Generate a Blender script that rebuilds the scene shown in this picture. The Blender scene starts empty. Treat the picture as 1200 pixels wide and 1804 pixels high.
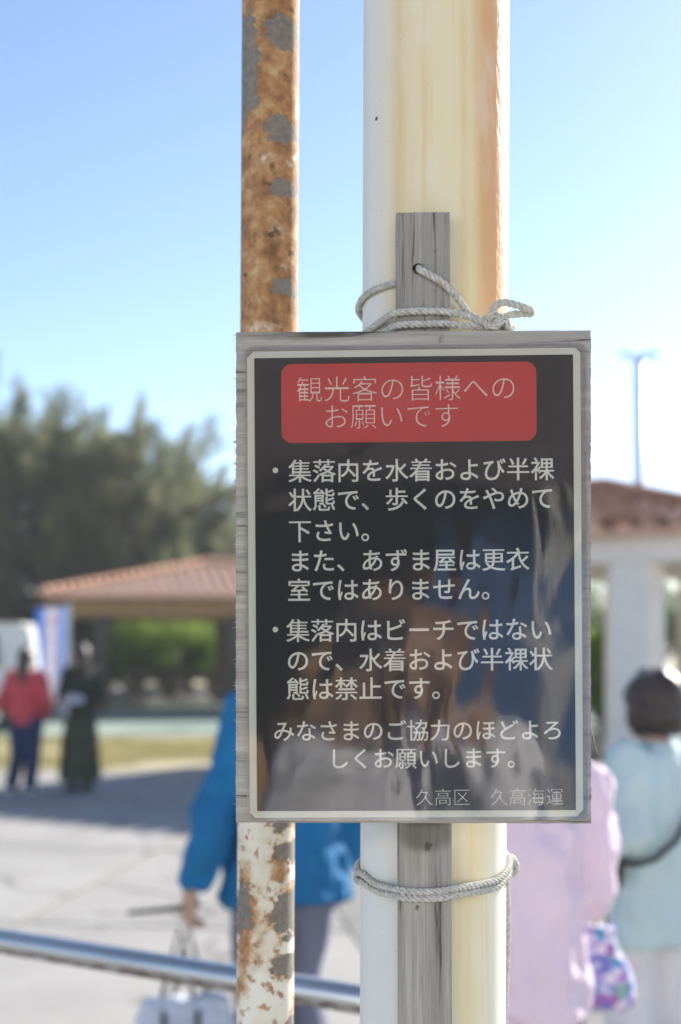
import bpy, bmesh, math, random
import numpy as np
from mathutils import Vector, Matrix, noise as mnoise

random.seed(7)
rng = np.random.default_rng(7)
S = bpy.context.scene
COL = S.collection
R = math.radians

# ------------------------------------------------------------------ camera
CAMZ, FPX, CX, HY = 1.6, 2500.0, 600.0, 1140.0      # eye height, focal length, image column ahead, horizon row (photo pixels)
cam_d = bpy.data.cameras.new('camera')
cam = bpy.data.objects.new('camera', cam_d)
COL.objects.link(cam)
cam.location = (0, 0, CAMZ)
cam.rotation_euler = (R(90), 0, 0)
cam_d.sensor_fit = 'HORIZONTAL'
cam_d.sensor_width = 24
cam_d.lens = 50
cam_d.shift_y = (HY - 902) / 1200
cam_d.clip_start = 0.02
cam_d.clip_end = 3000
cam_d.dof.use_dof = True
cam_d.dof.focus_distance = 1.262
cam_d.dof.aperture_fstop = 3.8
cam_d.dof.aperture_blades = 0
S.camera = cam

# ------------------------------------------------------------------ sky + sun
SUN_AZ, SUN_EL = R(40), R(28)
sun_dir = Vector((math.sin(SUN_AZ) * math.cos(SUN_EL), math.cos(SUN_AZ) * math.cos(SUN_EL), math.sin(SUN_EL)))
W = bpy.data.worlds.new('World')
S.world = W
W.use_nodes = True
wn = W.node_tree
sky = wn.nodes.new('ShaderNodeTexSky')
sky.sky_type = 'NISHITA'
sky.sun_disc = False
sky.sun_elevation = SUN_EL
sky.sun_rotation = SUN_AZ
sky.altitude = 0
sky.air_density = 0.75
sky.dust_density = 0.3
sky.ozone_density = 1.4
wn.links.new(sky.outputs[0], wn.nodes['Background'].inputs[0])
wn.nodes['Background'].inputs[1].default_value = 0.08
sl = bpy.data.lights.new('sun', 'SUN')
sl.energy = 4.4
sl.angle = R(0.53)
sl.color = (1.0, 0.93, 0.83)
so = bpy.data.objects.new('sun', sl)
COL.objects.link(so)
so.location = (20, 25, 30)
so.rotation_euler = sun_dir.to_track_quat('Z', 'Y').to_euler()

S.view_settings.view_transform = 'Standard'
S.view_settings.look = 'None'
S.view_settings.exposure = 1.5
S.view_settings.gamma = 1.0
S.render.engine = 'CYCLES'
S.cycles.use_denoising = True
S.cycles.max_bounces = 8
S.cycles.transparent_max_bounces = 16


def P(px, py, d):
    """photo pixel -> point on the plane at depth d (metres in front of the lens)"""
    return Vector(((px - CX) / FPX * d, d, CAMZ + (HY - py) / FPX * d))


# ------------------------------------------------------------------ materials
class NT:
    def __init__(s, name):
        s.m = bpy.data.materials.new(name)
        s.m.use_nodes = True
        s.t = s.m.node_tree
        s.t.nodes.clear()
        s.out = s.n('OutputMaterial')

    def n(s, kind, **kw):
        nd = s.t.nodes.new('ShaderNode' + kind)
        for k, v in kw.items():
            if hasattr(nd, k):
                setattr(nd, k, v)
            else:
                nd.inputs[k.replace('_', ' ')].default_value = v
        return nd

    def l(s, a, b):
        s.t.links.new(a, b)

    def math(s, op, a, b=None, c=None, clamp=False):
        nd = s.n('Math')
        nd.operation = op
        nd.use_clamp = clamp
        for i, v in enumerate((a, b, c)):
            if v is None:
                continue
            if isinstance(v, (int, float)):
                nd.inputs[i].default_value = v
            else:
                s.l(v, nd.inputs[i])
        return nd.outputs[0]

    def coords(s, scale=(1, 1, 1), loc=(0, 0, 0), kind='Object'):
        tc = s.n('TexCoord')
        mp = s.n('Mapping')
        mp.inputs['Scale'].default_value = scale
        mp.inputs['Location'].default_value = loc
        s.l(tc.outputs[kind], mp.inputs['Vector'])
        return mp.outputs[0]

    def noise(s, vec, scale, detail=4, rough=0.55, dist=0.0):
        nd = s.n('TexNoise')
        nd.inputs['Scale'].default_value = scale
        nd.inputs['Detail'].default_value = detail
        nd.inputs['Roughness'].default_value = rough
        nd.inputs['Distortion'].default_value = dist
        s.l(vec, nd.inputs['Vector'])
        return nd.outputs[0]

    def ramp(s, fac, stops, interp='LINEAR'):
        nd = s.n('ValToRGB')
        cr = nd.color_ramp
        cr.interpolation = interp
        while len(cr.elements) < len(stops):
            cr.elements.new(0.5)
        for e, (p, c) in zip(cr.elements, stops):
            e.position = p
            e.color = (*c, 1) if len(c) == 3 else c
        s.l(fac, nd.inputs[0])
        return nd.outputs[0]

    def step(s, fac, lo, hi):
        nd = s.n('MapRange')
        nd.interpolation_type = 'SMOOTHSTEP'
        s.l(fac, nd.inputs[0])
        nd.inputs[1].default_value = lo
        nd.inputs[2].default_value = hi
        return nd.outputs[0]

    def mix(s, fac, a, b, blend='MIX'):
        nd = s.n('MixRGB')
        nd.blend_type = blend
        for i, v in enumerate((fac, a, b)):
            if isinstance(v, (int, float)):
                nd.inputs[i].default_value = v
            elif isinstance(v, tuple):
                nd.inputs[i].default_value = (*v, 1)
            else:
                s.l(v, nd.inputs[i])
        return nd.outputs[0]

    def bump(s, h, strength=0.3, dist=0.01, normal=None):
        nd = s.n('Bump')
        nd.inputs['Strength'].default_value = strength
        nd.inputs['Distance'].default_value = dist
        s.l(h, nd.inputs['Height'])
        if normal is not None:
            s.l(normal, nd.inputs['Normal'])
        return nd.outputs[0]

    def bsdf(s, col, rough=0.6, normal=None, metal=0.0, spec=0.5, **kw):
        nd = s.n('BsdfPrincipled')
        for key, v in (('Base Color', col), ('Roughness', rough), ('Metallic', metal), ('Specular IOR Level', spec)):
            if isinstance(v, (int, float)):
                nd.inputs[key].default_value = v
            elif isinstance(v, tuple):
                nd.inputs[key].default_value = (*v, 1)
            else:
                s.l(v, nd.inputs[key])
        for k, v in kw.items():
            nd.inputs[k.replace('_', ' ')].default_value = v
        if normal is not None:
            s.l(normal, nd.inputs['Normal'])
        return nd.outputs[0]

    def done(s, sh):
        s.l(sh, s.out.inputs['Surface'])
        return s.m


def mottled(name, col, var=0.25, scale=30, rough=0.6, bump=0.15, bdist=0.003, metal=0.0, spec=0.4, detail=5):
    t = NT(name)
    v = t.coords()
    n = t.noise(v, scale, detail)
    n2 = t.noise(v, scale * 0.13, 3)
    a = tuple(c * (1 - var) for c in col)
    b = tuple(min(1, c * (1 + var)) for c in col)
    c = t.ramp(t.math('ADD', t.math('MULTIPLY', n, 0.55), t.math('MULTIPLY', n2, 0.45)), [(0.3, a), (0.7, b)])
    nm = t.bump(n, bump, bdist) if bump else None
    return t.done(t.bsdf(c, rough, nm, metal, spec))


def cloth(name, col, var=0.12, scale=9, rough=0.85, sub=0.0):
    t = NT(name)
    v = t.coords()
    folds = t.noise(t.coords((1, 1, 0.35)), scale, 3, 0.5, 0.6)
    weave = t.noise(v, 400, 2)
    a = tuple(c * (1 - var) for c in col)
    b = tuple(min(1, c * (1 + var)) for c in col)
    c = t.ramp(t.noise(v, 5, 3), [(0.3, a), (0.7, b)])
    nm = t.bump(weave, 0.25, 0.001, t.bump(folds, 0.8, 0.05))
    sh = t.bsdf(c, rough, nm, 0, 0.25)
    if sub:
        tr = t.n('BsdfTranslucent')
        t.l(c, tr.inputs['Color'])
        mx = t.n('MixShader')
        mx.inputs[0].default_value = sub
        t.l(sh, mx.inputs[1])
        t.l(tr.outputs[0], mx.inputs[2])
        sh = mx.outputs[0]
    return t.done(sh)


def foliage(name, dark, light, scale=0.8, trans=0.3):
    t = NT(name)
    v = t.coords()
    c = t.ramp(t.math('ADD', t.math('MULTIPLY', t.noise(v, scale, 4), 0.7), t.math('MULTIPLY', t.noise(v, 9, 2), 0.3)),
               [(0.32, dark), (0.68, light)])
    d = t.bsdf(c, 0.6, None, 0, 0.3)
    tr = t.n('BsdfTranslucent')
    t.l(c, tr.inputs['Color'])
    mx = t.n('MixShader')
    mx.inputs[0].default_value = trans
    t.l(d, mx.inputs[1])
    t.l(tr.outputs[0], mx.inputs[2])
    return t.done(mx.outputs[0])


def patches(t, vec, spots):
    """0 inside the wear patches, growing outside; spots = (x, z, rx, rz) in object metres"""
    cur = None
    for (x, z, rx, rz) in spots:
        sub = t.n('VectorMath')
        sub.operation = 'SUBTRACT'
        t.l(vec, sub.inputs[0])
        sub.inputs[1].default_value = (x, 0, z)
        mul = t.n('VectorMath')
        mul.operation = 'MULTIPLY'
        t.l(sub.outputs[0], mul.inputs[0])
        mul.inputs[1].default_value = (1 / rx, 0, 1 / rz)
        ln = t.n('VectorMath')
        ln.operation = 'LENGTH'
        t.l(mul.outputs[0], ln.inputs[0])
        v = ln.outputs['Value']
        cur = v if cur is None else t.math('MINIMUM', cur, v)
    return cur


def weathered_wood(name, axis, base=(0.30, 0.285, 0.262), crack=False):
    """grey sun-bleached timber; grain runs along axis"""
    t = NT(name)
    long = {'x': (7, 60, 150), 'z': (150, 60, 6)}[axis]
    fine = {'x': (25, 200, 900), 'z': (900, 200, 25)}[axis]
    mid = {'x': (2.5, 20, 55), 'z': (60, 20, 2.5)}[axis]
    n1 = t.noise(t.coords(long), 1.0, 6, 0.65, 0.4)
    n2 = t.noise(t.coords(fine), 1.0, 3, 0.6)
    n3 = t.noise(t.coords(mid), 1.0, 4, 0.5, 0.5)
    g = t.math('ADD', t.math('MULTIPLY', n1, 0.5), t.math('ADD', t.math('MULTIPLY', n2, 0.2), t.math('MULTIPLY', n3, 0.3)))
    d = tuple(c * 0.42 for c in base)
    m = tuple(c * 0.9 for c in base)
    l = tuple(min(1, c * 1.35) for c in base)
    c = t.ramp(g, [(0.38, d), (0.46, m), (0.52, base), (0.62, l)])
    warm = t.noise(t.coords((8, 8, 8)), 1.0, 3)
    c = t.mix(t.math('MULTIPLY', t.step(warm, 0.5, 0.75), 0.35), c, (0.30, 0.24, 0.17))
    # open dark pores / checks
    chk = t.step(n1, 0.41, 0.34)
    c = t.mix(t.math('MULTIPLY', chk, 0.7), c, (0.05, 0.045, 0.04))
    sp = t.step(t.noise(t.coords((60, 60, 60)), 1.0, 3), 0.70, 0.78)
    c = t.mix(t.math('MULTIPLY', sp, 0.6), c, (0.07, 0.06, 0.05))
    if crack:       # damp dark stain and a knot under the board, a second small knot
        k = 1.277 / FPX
        kw = t.n('VectorMath')
        kw.operation = 'MULTIPLY_ADD'
        kz = t.n('TexNoise')
        kz.inputs['Scale'].default_value = 160
        t.l(t.coords(), kz.inputs['Vector'])
        t.l(kz.outputs['Color'], kw.inputs[0])
        kw.inputs[1].default_value = (0.008, 0, 0.008)
        t.l(t.coords(loc=(-0.004, 0, -0.004)), kw.inputs[2])
        kn = patches(t, kw.outputs[0], [(6 * k, (HY - 1492) * k, 6 * k, 8 * k), (-14 * k, (HY - 1600) * k, 2 * k, 4 * k)])
        c = t.mix(t.math('MULTIPLY', t.step(kn, 1.5, 0.5), 0.75), c, (0.055, 0.042, 0.03))
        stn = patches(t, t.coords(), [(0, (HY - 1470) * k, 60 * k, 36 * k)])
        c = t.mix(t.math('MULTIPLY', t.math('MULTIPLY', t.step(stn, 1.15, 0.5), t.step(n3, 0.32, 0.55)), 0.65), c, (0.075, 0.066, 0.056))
    nm = t.bump(g, 0.9, 0.0016)
    return t.done(t.bsdf(c, 0.9, nm, 0, 0.2))


M = {}
M['board'] = weathered_wood('weathered_plywood', 'x', (0.36, 0.342, 0.305))
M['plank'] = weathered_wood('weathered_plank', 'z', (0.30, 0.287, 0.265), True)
M['dark'] = mottled('dark_gap', (0.015, 0.013, 0.012), 0.3, 80, 0.9, 0)
M['paper'] = mottled('poster_paper', (0.80, 0.83, 0.76), 0.03, 30, 0.55, 0)
M['ink'] = mottled('poster_black_ink', (0.014, 0.018, 0.028), 0.15, 900, 0.5, 0)
M['red'] = mottled('poster_red_ink', (0.66, 0.070, 0.078), 0.10, 30, 0.5, 0)
M['letter'] = mottled('poster_white_letters', (0.88, 0.90, 0.85), 0.04, 60, 0.55, 0)
M['letter_head'] = mottled('poster_heading_letters', (0.90, 0.83, 0.77), 0.04, 60, 0.55, 0)


def film_material():
    t = NT('laminate_film')
    v = t.coords()
    wob = t.noise(t.coords((15, 15, 9)), 1.0, 1.3, 0.45, 0.7)
    wob2 = t.noise(t.coords((60, 60, 22)), 1.0, 3, 0.6, 0.5)
    grain = t.noise(v, 900, 2, 0.6)
    nm = t.bump(wob, 0.5, 0.0027)
    nm = t.bump(wob2, 0.3, 0.00012, nm)
    nm = t.bump(grain, 0.3, 0.000045, nm)
    gl = t.n('BsdfGlossy')
    gl.inputs['Color'].default_value = (1, 1, 1, 1)
    gl.inputs['Roughness'].default_value = 0.018
    t.l(nm, gl.inputs['Normal'])
    tr = t.n('BsdfTransparent')
    fr = t.n('Fresnel')
    fr.inputs['IOR'].default_value = 1.8
    mx = t.n('MixShader')
    t.l(fr.outputs[0], mx.inputs[0])
    t.l(tr.outputs[0], mx.inputs[1])
    t.l(gl.outputs[0], mx.inputs[2])
    df = t.n('BsdfDiffuse')
    df.inputs['Color'].default_value = (0.75, 0.76, 0.78, 1)
    m2 = t.n('MixShader')
    dust = t.step(t.noise(t.coords((1, 1, 1), (2, 2, 2)), 420, 2, 0.5), 0.70, 0.76)
    smear = t.step(t.noise(t.coords((9, 9, 22)), 1.0, 5, 0.65), 0.45, 0.75)
    t.l(t.math('ADD', t.math('MULTIPLY_ADD', smear, 0.010, 0.005), t.math('MULTIPLY', dust, 0.10)), m2.inputs[0])
    t.l(mx.outputs[0], m2.inputs[1])
    t.l(df.outputs[0], m2.inputs[2])
    return t.done(m2.outputs[0])


M['film'] = film_material()


def pouch_rim_material():
    t = NT('laminate_rim')
    n = t.noise(t.coords((30, 30, 30)), 1.0, 3)
    df = t.n('BsdfPrincipled')
    df.inputs['Base Color'].default_value = (0.62, 0.61, 0.64, 1)
    df.inputs['Roughness'].default_value = 0.2
    tr = t.n('BsdfTransparent')
    mx = t.n('MixShader')
    t.l(t.math('ADD', t.math('MULTIPLY', n, 0.5), 0.06), mx.inputs[0])
    t.l(tr.outputs[0], mx.inputs[1])
    t.l(df.outputs[0], mx.inputs[2])
    return t.done(mx.outputs[0])


M['rim'] = pouch_rim_material()


def thin_pipe_material():
    t = NT('rusted_cream_paint')
    v = t.coords()
    k = 1.47 / FPX

    def sp(x0, x1, y0, y1, xc):
        return (((x0 + x1) / 2 - xc) * k, (HY - (y0 + y1) / 2) * k, (x1 - x0) / 2 * k * 1.02, (y1 - y0) / 2 * k * 1.02)
    tp, bt = 475, 467
    spots = [sp(418, 462, 20, 200, tp), sp(474, 534, 25, 82, tp), sp(474, 530, 205, 247, tp), sp(482, 530, 312, 350, tp),
             sp(486, 528, 483, 518, tp), sp(424, 438, 210, 228, tp), sp(478, 530, 1572, 1652, bt), sp(484, 528, 1488, 1522, bt), sp(478, 528, 1690, 1728, bt),
             sp(416, 440, 1552, 1650, bt), sp(478, 514, 1440, 1462, bt), sp(498, 530, 1790, 1830, bt)]
    warp = t.n('TexNoise')
    warp.inputs['Scale'].default_value = 55
    warp.inputs['Detail'].default_value = 6
    warp.inputs['Roughness'].default_value = 0.68
    t.l(v, warp.inputs['Vector'])
    wv = t.n('VectorMath')
    wv.operation = 'MULTIPLY_ADD'
    t.l(warp.outputs['Color'], wv.inputs[0])
    wv.inputs[1].default_value = (0.030, 0.0, 0.036)
    off = t.n('VectorMath')
    off.operation = 'ADD'
    t.l(v, off.inputs[0])
    off.inputs[1].default_value = (-0.015, 0, -0.018)
    t.l(off.outputs[0], wv.inputs[2])
    pd = patches(t, wv.outputs[0], spots)
    pd = t.math('ADD', pd, t.math('MULTIPLY', t.math('SUBTRACT', t.noise(t.coords((1, 1, 1.5), (7, 3, 2)), 75, 4, 0.6), 0.5), 1.9))
    flake = t.step(pd, 1.02, 0.98)
    halo = t.step(pd, 1.55, 1.0)
    sepz = t.n('SeparateXYZ')
    t.l(v, sepz.inputs[0])
    z = sepz.outputs[2]
    up = t.step(z, -0.22, 0.42)
    blot = t.noise(v, 26, 5, 0.55, 0.15)
    blot2 = t.noise(t.coords((1, 1, 1), (3, 1, 7)), 85, 3, 0.5, 0.0)
    # rust amount
    amt = t.math('ADD', t.math('MULTIPLY_ADD', up, 0.25, 0.075), t.math('MULTIPLY', halo, 0.10))
    r1 = t.step(t.math('ADD', blot, amt), 0.60, 0.74)
    r2 = t.step(t.math('ADD', blot2, t.math('MULTIPLY', amt, 0.5)), 0.59, 0.70)
    rust = t.math('MAXIMUM', r1, r2)
    cream = t.ramp(t.noise(v, 20, 3), [(0.3, (0.70, 0.665, 0.54)), (0.7, (0.78, 0.765, 0.70))])
    stain = t.mix(t.math('MULTIPLY', t.step(t.math('ADD', blot, amt), 0.45, 0.85), 0.75), cream, (0.50, 0.33, 0.14))
    rc = t.ramp(t.noise(t.coords((1, 1, 1), (9, 2, 1)), 60, 6, 0.65), [(0.30, (0.13, 0.05, 0.022)), (0.43, (0.29, 0.125, 0.045)), (0.55, (0.42, 0.215, 0.085)), (0.68, (0.55, 0.37, 0.19))])
    c = t.mix(t.math('MULTIPLY', rust, 0.88), stain, rc)
    deep = t.step(t.noise(t.coords((1, 1, 1), (1, 5, 3)), 62, 4, 0.55), 0.58, 0.70)
    c = t.mix(t.math('MULTIPLY', deep, t.math('MULTIPLY', rust, 0.8)), c, (0.07, 0.03, 0.025))
    grey = t.ramp(t.noise(v, 150, 5, 0.7), [(0.3, (0.15, 0.132, 0.112)), (0.7, (0.27, 0.245, 0.21))])
    c = t.mix(flake, c, grey)
    rough = t.math('ADD', t.math('MULTIPLY', t.math('MAXIMUM', rust, flake), 0.45), 0.38)
    h = t.math('SUBTRACT', t.math('MULTIPLY', t.noise(v, 220, 4), t.math('ADD', t.math('MULTIPLY', rust, 0.5), 0.15)), t.math('MULTIPLY', flake, 0.9))
    return t.done(t.bsdf(c, rough, t.bump(h, 0.6, 0.0016), 0, 0.45))


def big_pole_material():
    t = NT('cream_paint_rust_runs_lit_edges')
    v = t.coords()
    sep = t.n('SeparateXYZ')
    wob = t.n('TexNoise')
    wob.inputs['Scale'].default_value = 1.0
    wob.inputs['Detail'].default_value = 5
    t.l(t.coords((22, 22, 5)), wob.inputs['Vector'])
    t.l(v, sep.inputs[0])
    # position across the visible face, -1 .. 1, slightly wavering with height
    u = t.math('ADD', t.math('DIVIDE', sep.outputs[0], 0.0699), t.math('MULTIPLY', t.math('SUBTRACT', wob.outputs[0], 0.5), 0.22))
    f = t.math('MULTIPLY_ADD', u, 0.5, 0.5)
    white, pale, yel, yel2 = (0.70, 0.71, 0.69), (0.76, 0.72, 0.58), (0.72, 0.63, 0.38), (0.74, 0.66, 0.43)  # left white is paint with sky light put into its colour
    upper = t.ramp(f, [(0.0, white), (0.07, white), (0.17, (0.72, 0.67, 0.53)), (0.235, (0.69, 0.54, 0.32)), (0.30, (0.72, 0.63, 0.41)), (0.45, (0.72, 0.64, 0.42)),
                       (0.62, (0.73, 0.65, 0.43)), (0.66, (0.69, 0.56, 0.33)), (0.70, (0.73, 0.62, 0.38)), (0.735, (0.72, 0.56, 0.33)), (0.80, (0.67, 0.40, 0.20)), (0.89, (0.67, 0.37, 0.19)), (0.95, (0.64, 0.38, 0.22)), (1.0, (0.64, 0.42, 0.28))])  # orange band is rust; peach at the far right is painted-in sunlight
    lower = t.ramp(f, [(0.0, white), (0.20, white), (0.55, (0.74, 0.70, 0.52)), (0.70, (0.73, 0.64, 0.40)), (0.78, (0.75, 0.68, 0.48)), (0.90, (0.77, 0.74, 0.62)), (1.0, white)])  # white outer edges carry sky and sun light in the colour
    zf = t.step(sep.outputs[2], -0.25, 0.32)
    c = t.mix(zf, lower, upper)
    streak = t.noise(t.coords((120, 120, 3)), 1.0, 5, 0.6)
    c = t.mix(t.math('MULTIPLY', t.step(streak, 0.5, 0.75), t.math('MULTIPLY', t.step(f, 0.12, 0.35), 0.38)), c, (0.62, 0.45, 0.22))
    pale_n = t.noise(t.coords((30, 30, 10)), 1.0, 4)
    c = t.mix(t.math('MULTIPLY', t.step(pale_n, 0.45, 0.7), 0.35), c, (0.77, 0.75, 0.66))
    pits = t.step(t.noise(t.coords((1, 1, 0.7)), 330, 2, 0.5), 0.735, 0.77)
    clump = t.step(t.noise(v, 12, 3), 0.48, 0.62)
    c = t.mix(t.math('MULTIPLY', pits, t.math('MULTIPLY', clump, 0.75)), c, (0.10, 0.06, 0.035))
    band = t.math('MULTIPLY', t.step(f, 0.70, 0.86), zf)
    h = t.math('MULTIPLY', t.noise(t.coords((1, 1, 0.45)), 190, 3, 0.55), t.math('MULTIPLY_ADD', band, 0.9, 0.12))
    k = 1.30 / FPX
    chip = patches(t, v, [((658 - 766) * k, (HY - 190) * k, 2.3 * k, 3.6 * k)])
    c = t.mix(t.step(chip, 1.1, 0.9), c, (0.09, 0.06, 0.04))
    return t.done(t.bsdf(c, 0.6, t.bump(h, 0.5, 0.0018), 0, 0.22))


def rope_material():
    t = NT('grey_twisted_rope')
    v = t.coords()
    n = t.noise(v, 260, 4, 0.6)
    n2 = t.noise(t.coords((1, 1, 1), (4, 4, 4)), 45, 3)
    c = t.ramp(n, [(0.3, (0.38, 0.38, 0.34)), (0.55, (0.55, 0.545, 0.49)), (0.8, (0.70, 0.69, 0.62))])
    c = t.mix(t.math('MULTIPLY', t.step(n2, 0.56, 0.7), 0.35), c, (0.55, 0.36, 0.26))
    c = t.mix(t.math('MULTIPLY', t.step(n2, 0.44, 0.3), 0.3), c, (0.30, 0.38, 0.42))
    return t.done(t.bsdf(c, 0.85, t.bump(t.noise(v, 900, 3), 0.6, 0.0006), 0, 0.25))


def galv_material():
    t = NT('galvanised_steel')
    v = t.coords()
    n = t.noise(t.coords((3, 40, 40)), 1.0, 5, 0.65)
    sp = t.noise(t.coords((30, 90, 90)), 1.0, 4, 0.65)
    sep = t.n('SeparateXYZ')
    t.l(v, sep.inputs[0])
    low = t.step(t.math('ADD', sep.outputs[2], t.math('MULTIPLY', t.math('SUBTRACT', n, 0.5), 0.02)), 0.0, -0.012)   # rust sits on the underside, where water hangs
    rust = t.math('MULTIPLY', low, t.step(sp, 0.36, 0.56))
    c = t.ramp(n, [(0.3, (0.42, 0.43, 0.44)), (0.7, (0.60, 0.61, 0.62))])
    c = t.mix(rust, c, (0.10, 0.065, 0.04))
    return t.done(t.bsdf(c, t.math('MULTIPLY_ADD', rust, 0.45, 0.27), t.bump(sp, 0.15, 0.001), t.math('MULTIPLY_ADD', rust, -0.8, 0.85), 0.5))


def concrete_material(name, a, b, scale=1.2, spec=0.3):
    t = NT(name)
    v = t.coords()
    n = t.noise(v, scale, 6, 0.6)
    n2 = t.noise(v, scale * 45, 4, 0.6)
    c = t.ramp(n, [(0.3, a), (0.7, b)])
    c = t.mix(t.math('MULTIPLY', t.step(n2, 0.35, 0.7), 0.25), c, tuple(x * 0.6 for x in a))
    st = t.noise(t.coords((1, 1, 1), (5, 5, 0)), scale * 0.35, 5, 0.7)
    c = t.mix(t.math('MULTIPLY', t.step(st, 0.52, 0.68), 0.4), c, tuple(x * 0.55 for x in a))
    vo = t.n('TexVoronoi')
    vo.feature = 'DISTANCE_TO_EDGE'
    vo.inputs['Scale'].default_value = 0.33
    wv = t.n('VectorMath')
    wv.operation = 'MULTIPLY_ADD'
    wz = t.n('TexNoise')
    wz.inputs['Scale'].default_value = 1.6
    wz.inputs['Detail'].default_value = 5
    oi = t.n('ObjectInfo')
    sh_ = t.n('VectorMath')
    t.l(v, sh_.inputs[0])
    t.l(oi.outputs['Location'], sh_.inputs[1])
    t.l(sh_.outputs[0], wz.inputs['Vector'])
    t.l(wz.outputs['Color'], wv.inputs[0])
    wv.inputs[1].default_value = (1.1, 1.1, 0)
    t.l(sh_.outputs[0], wv.inputs[2])
    t.l(wv.outputs[0], vo.inputs['Vector'])
    c = t.mix(t.math('MULTIPLY', t.step(vo.outputs['Distance'], 0.009, 0.003), 0.6), c, tuple(x * 0.3 for x in a))
    return t.done(t.bsdf(c, 0.85, t.bump(n2, 0.3, 0.004), 0, spec))


def tile_material(name, stops):
    t = NT(name)
    oi = t.n('ObjectInfo')
    v = t.coords(kind='Generated')
    n = t.noise(v, 4, 4)
    f = t.math('ADD', t.math('MULTIPLY', n, 0.5), t.math('MULTIPLY', oi.outputs['Random'], 0.5))
    c = t.ramp(f, stops)
    return t.done(t.bsdf(c, 0.75, t.bump(n, 0.2, 0.01), 0, 0.3))


M['pipe'] = thin_pipe_material()
M['pole'] = big_pole_material()
M['rope'] = rope_material()
M['galv'] = galv_material()
M['tile'] = tile_material('orange_clay_roof_tile', [(0.25, (0.70, 0.34, 0.20)), (0.5, (0.84, 0.47, 0.30)), (0.8, (0.88, 0.57, 0.41))])
M['tile_old'] = tile_material('old_red_clay_roof_tile', [(0.25, (0.38, 0.16, 0.09)), (0.5, (0.62, 0.31, 0.20)), (0.8, (0.76, 0.47, 0.35))])
M['tile_bed'] = mottled('roof_tile_bed', (0.66, 0.40, 0.28), 0.3, 6, 0.85, 0.2, 0.01)
M['concrete'] = concrete_material('plaza_concrete', (0.27, 0.265, 0.255), (0.35, 0.345, 0.335))
M['bounce_ground'] = concrete_material('pale_bounce_concrete', (0.53, 0.525, 0.50), (0.65, 0.645, 0.62))  # kept pale to bounce light from behind the camera
M['joint'] = concrete_material('joint_dirt', (0.17, 0.16, 0.14), (0.25, 0.235, 0.21))
M['asphalt'] = concrete_material('worn_asphalt', (0.16, 0.165, 0.16), (0.23, 0.235, 0.22))
M['green_court'] = concrete_material('green_painted_ground', (0.20, 0.27, 0.225), (0.27, 0.335, 0.28))
M['soil'] = concrete_material('sandy_soil', (0.36, 0.32, 0.20), (0.47, 0.42, 0.28))
M['white_plaster'] = mottled('white_plaster', (0.78, 0.74, 0.67), 0.08, 6, 0.8, 0.15, 0.004)
M['bounce_white'] = mottled('bounce_white_render', (0.74, 0.75, 0.76), 0.05, 3, 0.85, 0.1)
M['beige_plaster'] = mottled('beige_plaster', (0.62, 0.52, 0.36), 0.1, 5, 0.85, 0.15, 0.004)
M['timber'] = mottled('brown_timber', (0.42, 0.25, 0.12), 0.25, 8, 0.7, 0.2, 0.004)
M['dark_timber'] = mottled('dark_timber', (0.075, 0.06, 0.05), 0.3, 8, 0.75, 0.2, 0.004)
M['lamp_metal'] = mottled('painted_lamp_steel', (0.30, 0.40, 0.55), 0.1, 10, 0.45, 0.1, 0.002, 0.3)
M['bark'] = mottled('grey_bark', (0.13, 0.105, 0.085), 0.35, 12, 0.95, 0.6, 0.03)
M['cas'] = foliage('casuarina_needles', (0.105, 0.13, 0.078), (0.25, 0.265, 0.15), 0.7, 0.58)
M['broad'] = foliage('broad_leaves', (0.040, 0.075, 0.018), (0.105, 0.165, 0.035), 0.9, 0.4)
M['hedge'] = foliage('bright_shrub_leaves', (0.08, 0.16, 0.025), (0.28, 0.38, 0.06), 1.2, 0.6)
M['grass'] = foliage('dry_grass', (0.26, 0.24, 0.10), (0.45, 0.40, 0.20), 1.0, 0.3)
M['skin'] = mottled('skin', (0.46, 0.29, 0.20), 0.06, 20, 0.55, 0.05, 0.001)
M['hair'] = mottled('dark_brown_hair', (0.035, 0.023, 0.019), 0.3, 60, 0.42, 0.5, 0.006, 0, 0.5)
M['van_white'] = mottled('white_car_paint', (0.74, 0.75, 0.75), 0.02, 3, 0.22, 0)
M['glass'] = mottled('dark_window_glass', (0.03, 0.05, 0.055), 0.1, 3, 0.06, 0, spec=0.8)
M['rubber'] = mottled('tyre_rubber', (0.02, 0.02, 0.02), 0.2, 20, 0.85, 0.1)
M['chrome'] = mottled('wheel_metal', (0.5, 0.5, 0.5), 0.1, 10, 0.3, 0, metal=0.9)
M['amber'] = mottled('amber_lens', (0.6, 0.2, 0.02), 0.1, 10, 0.2, 0)
M['lens'] = mottled('clear_lens', (0.6, 0.62, 0.65), 0.1, 10, 0.12, 0)
M['blackplastic'] = mottled('black_plastic', (0.02, 0.02, 0.022), 0.2, 40, 0.5, 0.1)
M['c_blue'] = cloth('blue_jacket_fabric', (0.014, 0.15, 0.34), 0.12)
M['c_grey'] = cloth('grey_trouser_fabric', (0.17, 0.18, 0.25), 0.12)
M['c_pink'] = cloth('pink_shirt_fabric', (0.88, 0.73, 0.87), 0.06, sub=0.2)
M['c_teal'] = cloth('pale_blue_jacket_fabric', (0.52, 0.66, 0.67), 0.08)
M['c_white'] = cloth('white_trouser_fabric', (0.72, 0.70, 0.72), 0.06)
M['c_red'] = cloth('red_jacket_fabric', (0.50, 0.07, 0.085), 0.15)
M['c_jean'] = cloth('dark_jean_fabric', (0.02, 0.04, 0.10), 0.15)
M['c_olive'] = cloth('dark_olive_fabric', (0.055, 0.065, 0.042), 0.15)
M['c_dolive'] = cloth('charcoal_green_fabric', (0.03, 0.036, 0.028), 0.15)
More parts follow.
